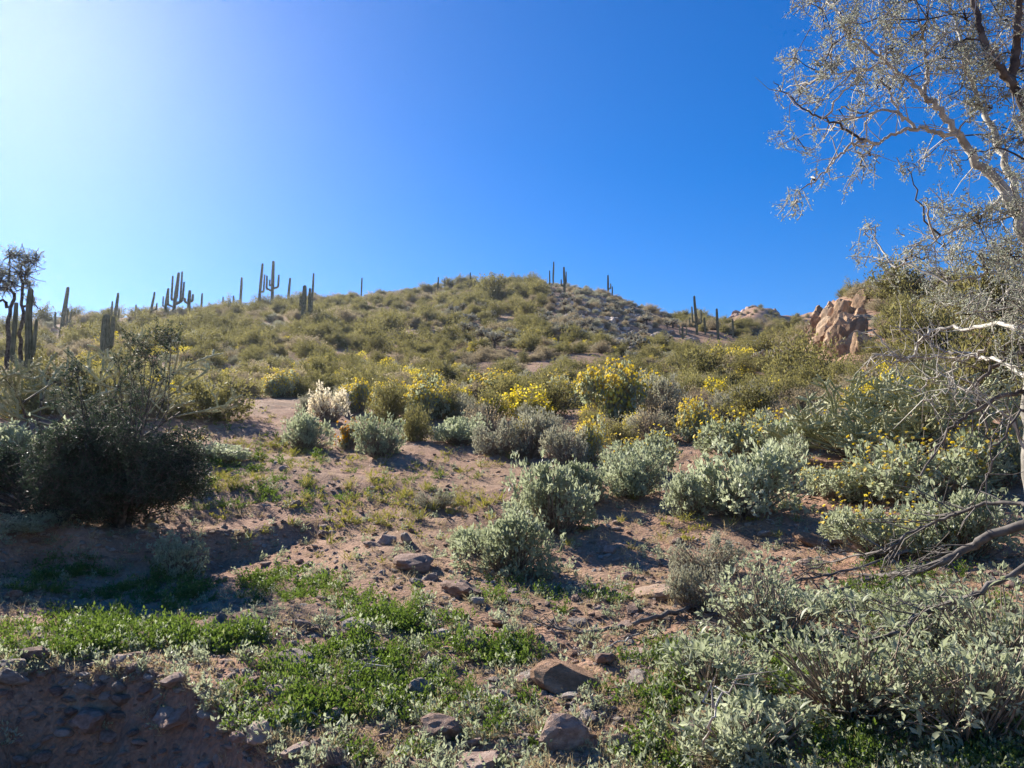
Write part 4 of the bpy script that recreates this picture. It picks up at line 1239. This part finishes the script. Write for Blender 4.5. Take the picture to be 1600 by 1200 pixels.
def dark_tree():
    """dense dark backlit tree on the left, branching from the ground"""
    r = np.random.default_rng(9)
    p = ground(190, 838); d = math.hypot(p[0], p[1])
    p = p + np.array([p[0], p[1], 0]) / d * .5; p[2] = gz(p[0], p[1]) - .05
    root = link('ironwood_tree', None, loc=p); tag(root, 'dense dark low tree casting the long shadow at left', 'tree')
    W, H = 1.05, 1.2
    P, D = lobe_points(r, 300, W, H, 4); P[:, 2] = P[:, 2] * .95 + .05
    T, _ = dome_points(r, 46, .8, 1.85, .75, .3, 6)          # loose upper sprays
    mb = MB()
    for k in range(9):
        e = P[r.integers(0, 300)] * np.array([.75, .75, .9])
        tube(mb, smooth_path([(r.normal() * .05, r.normal() * .05, -.05), e * np.array([.3, .3, .5]) + r.normal(size=3) * .05, e], 5, .01, k), np.linspace(.05, .012, 11), 'darkbark', 6)
    link('trunk', mb.mesh('trunk'), root)
    cr = MB()
    tubes_fast(cr, P * np.array([.55, .55, .65]), P, .008, .003, 'darkbark', r.normal(size=P.shape) * .06)
    tubes_fast(cr, T * np.array([.3, .3, .35]), T, .010, .003, 'darkbark', r.normal(size=T.shape) * .08)
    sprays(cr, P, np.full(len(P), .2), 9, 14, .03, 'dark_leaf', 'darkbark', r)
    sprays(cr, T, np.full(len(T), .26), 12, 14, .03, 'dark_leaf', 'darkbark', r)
    link('crown', cr.mesh('crown'), root)
    # a lower lobe to the left
    p2 = ground(60, 850); d = math.hypot(p2[0], p2[1]); p2 = p2 + np.array([p2[0], p2[1], 0]) / d * .6; p2[2] = gz(p2[0], p2[1]) - .05
    root = link('ironwood_tree', None, loc=p2); tag(root, 'smaller dark bushy tree at the left picture edge', 'tree')
    P, D = lobe_points(r, 210, .95, 1.15, 5); P[:, 2] += .05
    mb = MB()
    for k in range(6):
        e = P[r.integers(0, 210)] * .8
        tube(mb, smooth_path([(r.normal() * .05, r.normal() * .05, -.05), e * np.array([.3, .3, .5]), e], 5, .01, k), np.linspace(.04, .01, 11), 'darkbark', 6)
    link('trunk', mb.mesh('trunk'), root)
    cr = MB(); tubes_fast(cr, P * np.array([.35, .35, .45]), P, .01, .004, 'darkbark', r.normal(size=P.shape) * .06)
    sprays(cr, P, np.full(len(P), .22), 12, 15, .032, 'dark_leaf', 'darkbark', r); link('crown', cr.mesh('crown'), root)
dark_tree()

def gnarled_tree():
    """tall gnarled cholla-like tree at the left edge"""
    r = np.random.default_rng(14)
    d = 20.5
    b = P3(12, 640, d); b[2] = gz(b[0], b[1]) - .1
    root = link('gnarled_tree', None, loc=b); tag(root, 'thin gnarled tree with a wispy crown against the sky at left edge', 'tree')
    W = lambda L: np.array([P3(x, y, d + q) for x, y, q in L]) - b
    limbs = []
    for i, (pts, r0, r1) in enumerate([
        ([(14, 660, 0), (12, 560, 0), (14, 500, 0), (22, 460, 0)], .06, .035), ([(30, 660, .2), (32, 560, .2), (34, 500, 0), (36, 440, 0)], .055, .03),
        ([(40, 600, .1), (41, 530, .1), (41, 496, .1)], .03, .02), ([(22, 462, 0), (14, 430, 0), (16, 395, 0)], .022, .008), ([(36, 445, 0), (32, 415, 0), (27, 392, 0)], .022, .008),
        ([(36, 445, 0), (46, 415, 0), (57, 405, 0)], .022, .008), ([(22, 462, 0), (8, 445, 0), (-8, 425, .3)], .025, .01), ([(34, 480, 0), (50, 474, 0), (66, 484, 0)], .03, .01), ([(14, 480, 0), (4, 470, 0), (-6, 478, 0)], .04, .015)]):
        p = smooth_path(W(pts), 5, .015, i); p[0, 2] = min(p[0, 2], p[0, 2])
        limbs.append(p); mb = MB(); tube(mb, p, np.linspace(r0, r1, len(p)), 'darkbark', 8)
        link('trunk' if i < 3 else 'limb', mb.mesh('limb'), root)
    cr = MB()
    for (x, y, ra) in [(16, 400, 8), (26, 398, 8), (36, 412, 10), (46, 408, 9), (56, 404, 7), (30, 428, 10), (42, 430, 10), (8, 428, 10), (0, 440, 12), (20, 442, 9), (46, 446, 8), (50, 470, 6), (-6, 420, 12), (-14, 450, 14), (10, 452, 8), (-20, 410, 14)]:
        c = P3(x, y, d + r.uniform(-.3, .3)) - b
        connect(cr, limbs, c, r, 'darkbark', .012)
        n = 16
        Q = c + r.normal(size=(n, 3)) * ra * d / FPX * 1.0
        tubes_fast(cr, np.tile(c, (n, 1)), Q, .014, .006, 'deadwood', r.normal(size=(n, 3)) * .03)
        sprays(cr, [c, c], [ra * d / FPX * 2.2] * 2, 14, 5, .055, 'tree_leaf', 'deadwood', r, up=.5)
    link('crown', cr.mesh('crown'), root)
gnarled_tree()

# ------------------------------------------------------------------ fallen limbs and sticks
def fallen(name, label, pts, r0, r1, mat, twigs, seed, tl=(.1, .45), cat='branch'):
    r = np.random.default_rng(seed)
    P = []
    for (px, py, lift) in pts:
        if lift < 0:                        # negative: a given distance instead of the ground
            P.append(P3(px, py, -lift))
        else:
            g = ground(px, py); g[2] += lift; P.append(g)
    P = np.array(P); b = P[-1].copy(); b[2] = gz(b[0], b[1])
    root = link(name, None, loc=b); tag(root, label, cat, 'fallen dead limbs and sticks')
    p = smooth_path(P - b, 6, .006, seed)
    mb = MB(); tube(mb, p, np.linspace(r0, r1, len(p)), mat, 8); stm = link('stem', mb.mesh('stem'), root)
    if twigs:
        s = r.integers(len(p) // 4, len(p), twigs)
        T = norm(np.gradient(p, axis=0))[s]
        E = p[s] + norm(T + r.normal(size=(twigs, 3)) * .45 + np.array([0, 0, .05])) * r.uniform(*tl, twigs)[:, None]
        gzv = height(E[:, 0] + b[0], E[:, 1] + b[1]) - b[2] + .01
        E[:, 2] = np.maximum(E[:, 2], gzv)
        t = MB(); tubes_fast(t, p[s], E, .006, .002, mat, r.normal(size=(twigs, 3)) * .025)
        s2 = r.integers(0, twigs, twigs * 2); q = r.uniform(.4, 1, twigs * 2)[:, None]
        A = p[s][s2] * (1 - q) + E[s2] * q
        t2 = A + norm((E - p[s])[s2] + r.normal(size=(twigs * 2, 3)) * .12) * r.uniform(.05, .2, twigs * 2)[:, None]
        tubes_fast(t, A, t2, .003, .001, mat)
        link('twigs', t.mesh('twigs'), stm)
fallen('fallen_limb', 'thick dark dead limb curving down from the tree trunk at right', [(1625, 815, -5.0), (1560, 832, -5.05), (1500, 862, -5.1), (1440, 890, -5.15), (1370, 915, .06), (1300, 938, .04), (1200, 952, .03), (1090, 966, .03)], .028, .008, 'deadwood', 50, 1)
fallen('fallen_limb', 'lower dark dead limb slanting across the right foreground', [(1625, 872, -4.3), (1570, 905, -4.3), (1500, 940, -4.3), (1430, 968, -4.3), (1375, 1000, -4.25), (1330, 1022, .1)], .016, .007, 'deadwood', 24, 2)
fallen('fallen_limb', 'slender arched dead limb above the thick one at right', [(1625, 790, -5.0), (1560, 785, -5.1), (1500, 802, -5.2), (1430, 830, -5.3), (1370, 862, -5.35), (1290, 905, .1), (1220, 935, .05)], .012, .005, 'deadwood', 34, 3)
fallen('fallen_stick', 'thin curved grey stick on the ground below the pale grey stone', [(1080, 962, .03), (1010, 975, .03), (960, 990, .03), (905, 1000, .03), (862, 995, .03)], .017, .006, 'deadwood', 10, 4, (.05, .2))
fallen('fallen_stick', 'straight pale stick under the curved grey stick', [(1000, 1002, .03), (950, 1016, .02), (905, 1028, .02)], .006, .004, 'palebark', 2, 5, (.03, .1))
fallen('fallen_stick', 'thin stick among twigs left of the silvery brittlebush', [(1290, 960, .06), (1200, 985, .05), (1120, 990, .04), (1040, 1000, .03)], .010, .004, 'deadwood', 22, 6, (.05, .25))
fallen('fallen_stick', 'pale stick standing from the ground near the bottom right', [(1095, 1180, .0), (1110, 1130, -2.9), (1130, 1080, -2.95)], .005, .003, 'palebark', 3, 7, (.05, .15))
fallen('fallen_stick', 'short pale stick on the weed mat left of the upright stone', [(545, 1078, .04), (570, 1066, .05), (592, 1052, .06)], .004, .003, 'palebark', 3, 8, (.03, .08))
fallen('fallen_stick', 'long straw stick lying below the weed mat at the bank', [(440, 1142, .03), (480, 1136, .03), (520, 1138, .03)], .005, .003, 'palebark', 0, 9)
fallen('fallen_limb', 'pile of fine dead twigs beyond the thick limb', [(1430, 880, .1), (1330, 905, .06), (1240, 925, .05), (1150, 935, .04), (1080, 930, .03)], .012, .004, 'deadwood', 46, 10, (.1, .4))

# ------------------------------------------------------------------ ground cover (nobody could count it)
def forb(seed, R, H, stems, per, leaf, mat, aspect=.45, up=.3):
    return twiggy(seed, R, H, stems, per, leaf, mat, aspect, up, 0, .0012, 'stem' if mat != 'forb' else 'forb', bare=.1).mesh('weed')
def tuft(seed, n, H, mat, spread=.5, wd=.05):
    r = np.random.default_rng(seed); mb = MB()
    P = r.normal(size=(n, 3)) * np.array([.02, .02, 0]); D = norm(r.normal(size=(n, 3)) * spread + np.array([0, 0, 1.0])); D[:, 2] = np.abs(D[:, 2])
    ln = H * r.uniform(.5, 1.1, n)
    leaf_quads(mb, P, D, ln, ln * wd, mat, r=r)
    return mb.mesh('tuft')
FORB = [forb(s, .10, .07, 16, 9, .018, 'forb', .6) for s in (1, 2, 3)] + [forb(4, .08, .10, 12, 8, .024, 'forb', .42)]
SEED = [forb(s, .06, .075, 8, 8, .022, 'brittle') for s in (5, 6)]
DRY = [tuft(7, 16, .09, 'straw', .9, .04), tuft(8, 12, .07, 'straw', 1.2, .05), forb(9, .06, .05, 10, 5, .014, 'straw', .4)]

def off_bank(P):
    d = np.hypot(P[:, 0], P[:, 1]); a = np.arctan2(P[:, 0], P[:, 1])
    return P[(d > np.interp(a, _BA, _BD) + 0.30 * fbm(a * 7.0, 0 * a + 1.3, 31, 3) - .03) | (rng.random(len(P)) < .05)]

def patch(cx, cy, rx, ry, n, r):
    """points of a soft elliptical patch of ground seen around a photo position"""
    th = r.random(n) * 6.283; q = np.sqrt(r.random(n)) * (1 + .25 * r.normal(size=n))
    return cx + rx * q * np.cos(th), cy + ry * q * np.sin(th)

r2 = np.random.default_rng(55)
qx = []; qy = []
for (cx, cy, rx, ry, n) in [(520, 1070, 120, 60, 460), (420, 1120, 80, 35, 150), (620, 960, 90, 35, 190), (440, 915, 75, 30, 190), (150, 915, 120, 30, 240), (280, 925, 70, 25, 120), (180, 990, 150, 34, 360),
                           (70, 1025, 80, 22, 160), (330, 1000, 80, 22, 90), (770, 1020, 60, 26, 120), (690, 1110, 80, 40, 60), (640, 1050, 90, 50, 80), (560, 1170, 90, 25, 40), (790, 1140, 60, 40, 50), (860, 930, 120, 20, 60),
                           (1040, 1130, 90, 70, 80), (1250, 1120, 180, 80, 250), (1450, 1150, 180, 70, 300), (1150, 1030, 160, 40, 200), (1500, 1000, 140, 60, 220), (400, 720, 120, 40, 160), (550, 770, 160, 40, 90), (340, 780, 90, 25, 70), (1400, 930, 160, 40, 160)]:
    a, b = patch(cx, cy, rx, ry, n, r2); qx.append(a); qy.append(b)
pts, ok = ground_many(np.concatenate(qx), np.minimum(np.concatenate(qy), 1260))
pts = off_bank(pts)
pts = pts[r2.random(len(pts)) < np.clip(.42 + 1.1 * fbm(pts[:, 0] * 2.2, pts[:, 1] * 2.2, 12, 2), .12, 1)]
n = len(pts)
dd = np.hypot(pts[:, 0], pts[:, 1])
scatter('green_weeds', FORB, pts, r2.uniform(.4, 1.1, n) * (1 + .05 * np.clip(dd - 4, 0, 8)), r2.integers(0, 4, n), 'fresh green annual weeds matting the foreground slope', 'weeds', tilt=.15, seed=1)
m = 1300
pts, ok = ground_many(r2.uniform(-80, 1680, m), 640 + 600 * r2.random(m) ** .75)
pts = off_bank(pts)
n = len(pts)
scatter('grey_green_seedlings', SEED, pts, r2.uniform(.5, 1.3, n), r2.integers(0, 2, n), 'grey green seedlings dotted over the dirt', 'seedlings', tilt=.15, seed=2)
m = 5600
pts, ok = ground_many(r2.uniform(-80, 1680, m), 630 + 620 * r2.random(m) ** .75)
pts = off_bank(pts)
n = len(pts)
scatter('dry_grass', DRY, pts, r2.uniform(.3, .95, n) * (.8 + .07 * np.hypot(pts[:, 0], pts[:, 1])), r2.integers(0, 3, n), 'thin straw coloured dry grass over the dirt', 'grass', tilt=.25, seed=3)
LOWG = [tuft(71, 22, .12, 'yellowgreen', .8, .06), tuft(72, 14, .10, 'straw', .9, .05), forb(73, .10, .07, 12, 7, .022, 'yellowgreen', .5)]
qx = np.concatenate([r2.normal(400, 90, 420), r2.normal(600, 130, 420), r2.uniform(640, 1300, 260)]); qy = np.concatenate([r2.normal(715, 40, 420), r2.normal(775, 40, 420), r2.uniform(660, 860, 260)])
pts, ok = ground_many(qx, np.maximum(qy, 640))
pts = pts[r2.random(len(pts)) < np.clip(.6 + 1.0 * fbm(pts[:, 0] * .9, pts[:, 1] * .9, 14, 2), .1, 1)]
n = len(pts)
scatter('low_yellow_grass', LOWG, pts, r2.uniform(.6, 1.5, n), r2.integers(0, 3, n), 'low yellowish green grass on the clearing', 'grass', tilt=.15, seed=6)
m = 13000
pts, ok = ground_many(r2.uniform(-80, 1680, m), 630 + 620 * r2.random(m) ** .75)
_b = off_bank(pts); pts = np.vstack([_b, pts[:1500]]); n = len(pts); dd = np.hypot(pts[:, 0], pts[:, 1])
s = r2.uniform(.005, .018, n) * (1 + .07 * dd) * np.where(r2.random(n) < .05, 1.7, 1)
scatter('gravel', PEBBLES['rock'] + PEBBLES['grey_rock'], pts, np.stack([s * 1.3, s, s * .5], 1), r2.integers(0, 6, n), 'fine pinkish gravel and clods over the dirt', 'gravel', tilt=.4, seed=4)
for o, p in STONES:
    a, b = to_px(np.array([p])); ZONE.append((o, a[0], b[0], 'small stone'))
ZONE.extend(MIDS)
zone_labels()
# ------------------------------------------------------------------ added veil of glare
mh, n_, N_, L_ = new_mat('glare_veil_volume')
ho = N_.new('ShaderNodeOutputMaterial'); pv = N_.new('ShaderNodeVolumePrincipled')
pv.inputs['Color'].default_value = (0.80, 0.88, 1.0, 1); pv.inputs['Density'].default_value = 0.00018; pv.inputs['Anisotropy'].default_value = 0.74  # thin scattering volume, added to imitate lens glare towards the sun
L_.new(pv.outputs[0], ho.inputs['Volume'])
M['glare_veil'] = mh
hb = MB()
X, Y0, Y1, Z0, Z1 = 1450.0, -1450.0, 1450.0, -7.0, 92.0
hb.add([(-X, Y0, Z0), (X, Y0, Z0), (X, Y1, Z0), (-X, Y1, Z0), (-X, Y0, Z1), (X, Y0, Z1), (X, Y1, Z1), (-X, Y1, Z1)],
       [(0, 3, 2, 1), (4, 5, 6, 7), (0, 1, 5, 4), (1, 2, 6, 5), (2, 3, 7, 6), (3, 0, 4, 7)], 'glare_veil')
tag(link('glare_veil', hb.mesh('glare_veil')), 'thin added volume imitating lens glare over the hill and sky', 'glare_veil', kind='stuff')
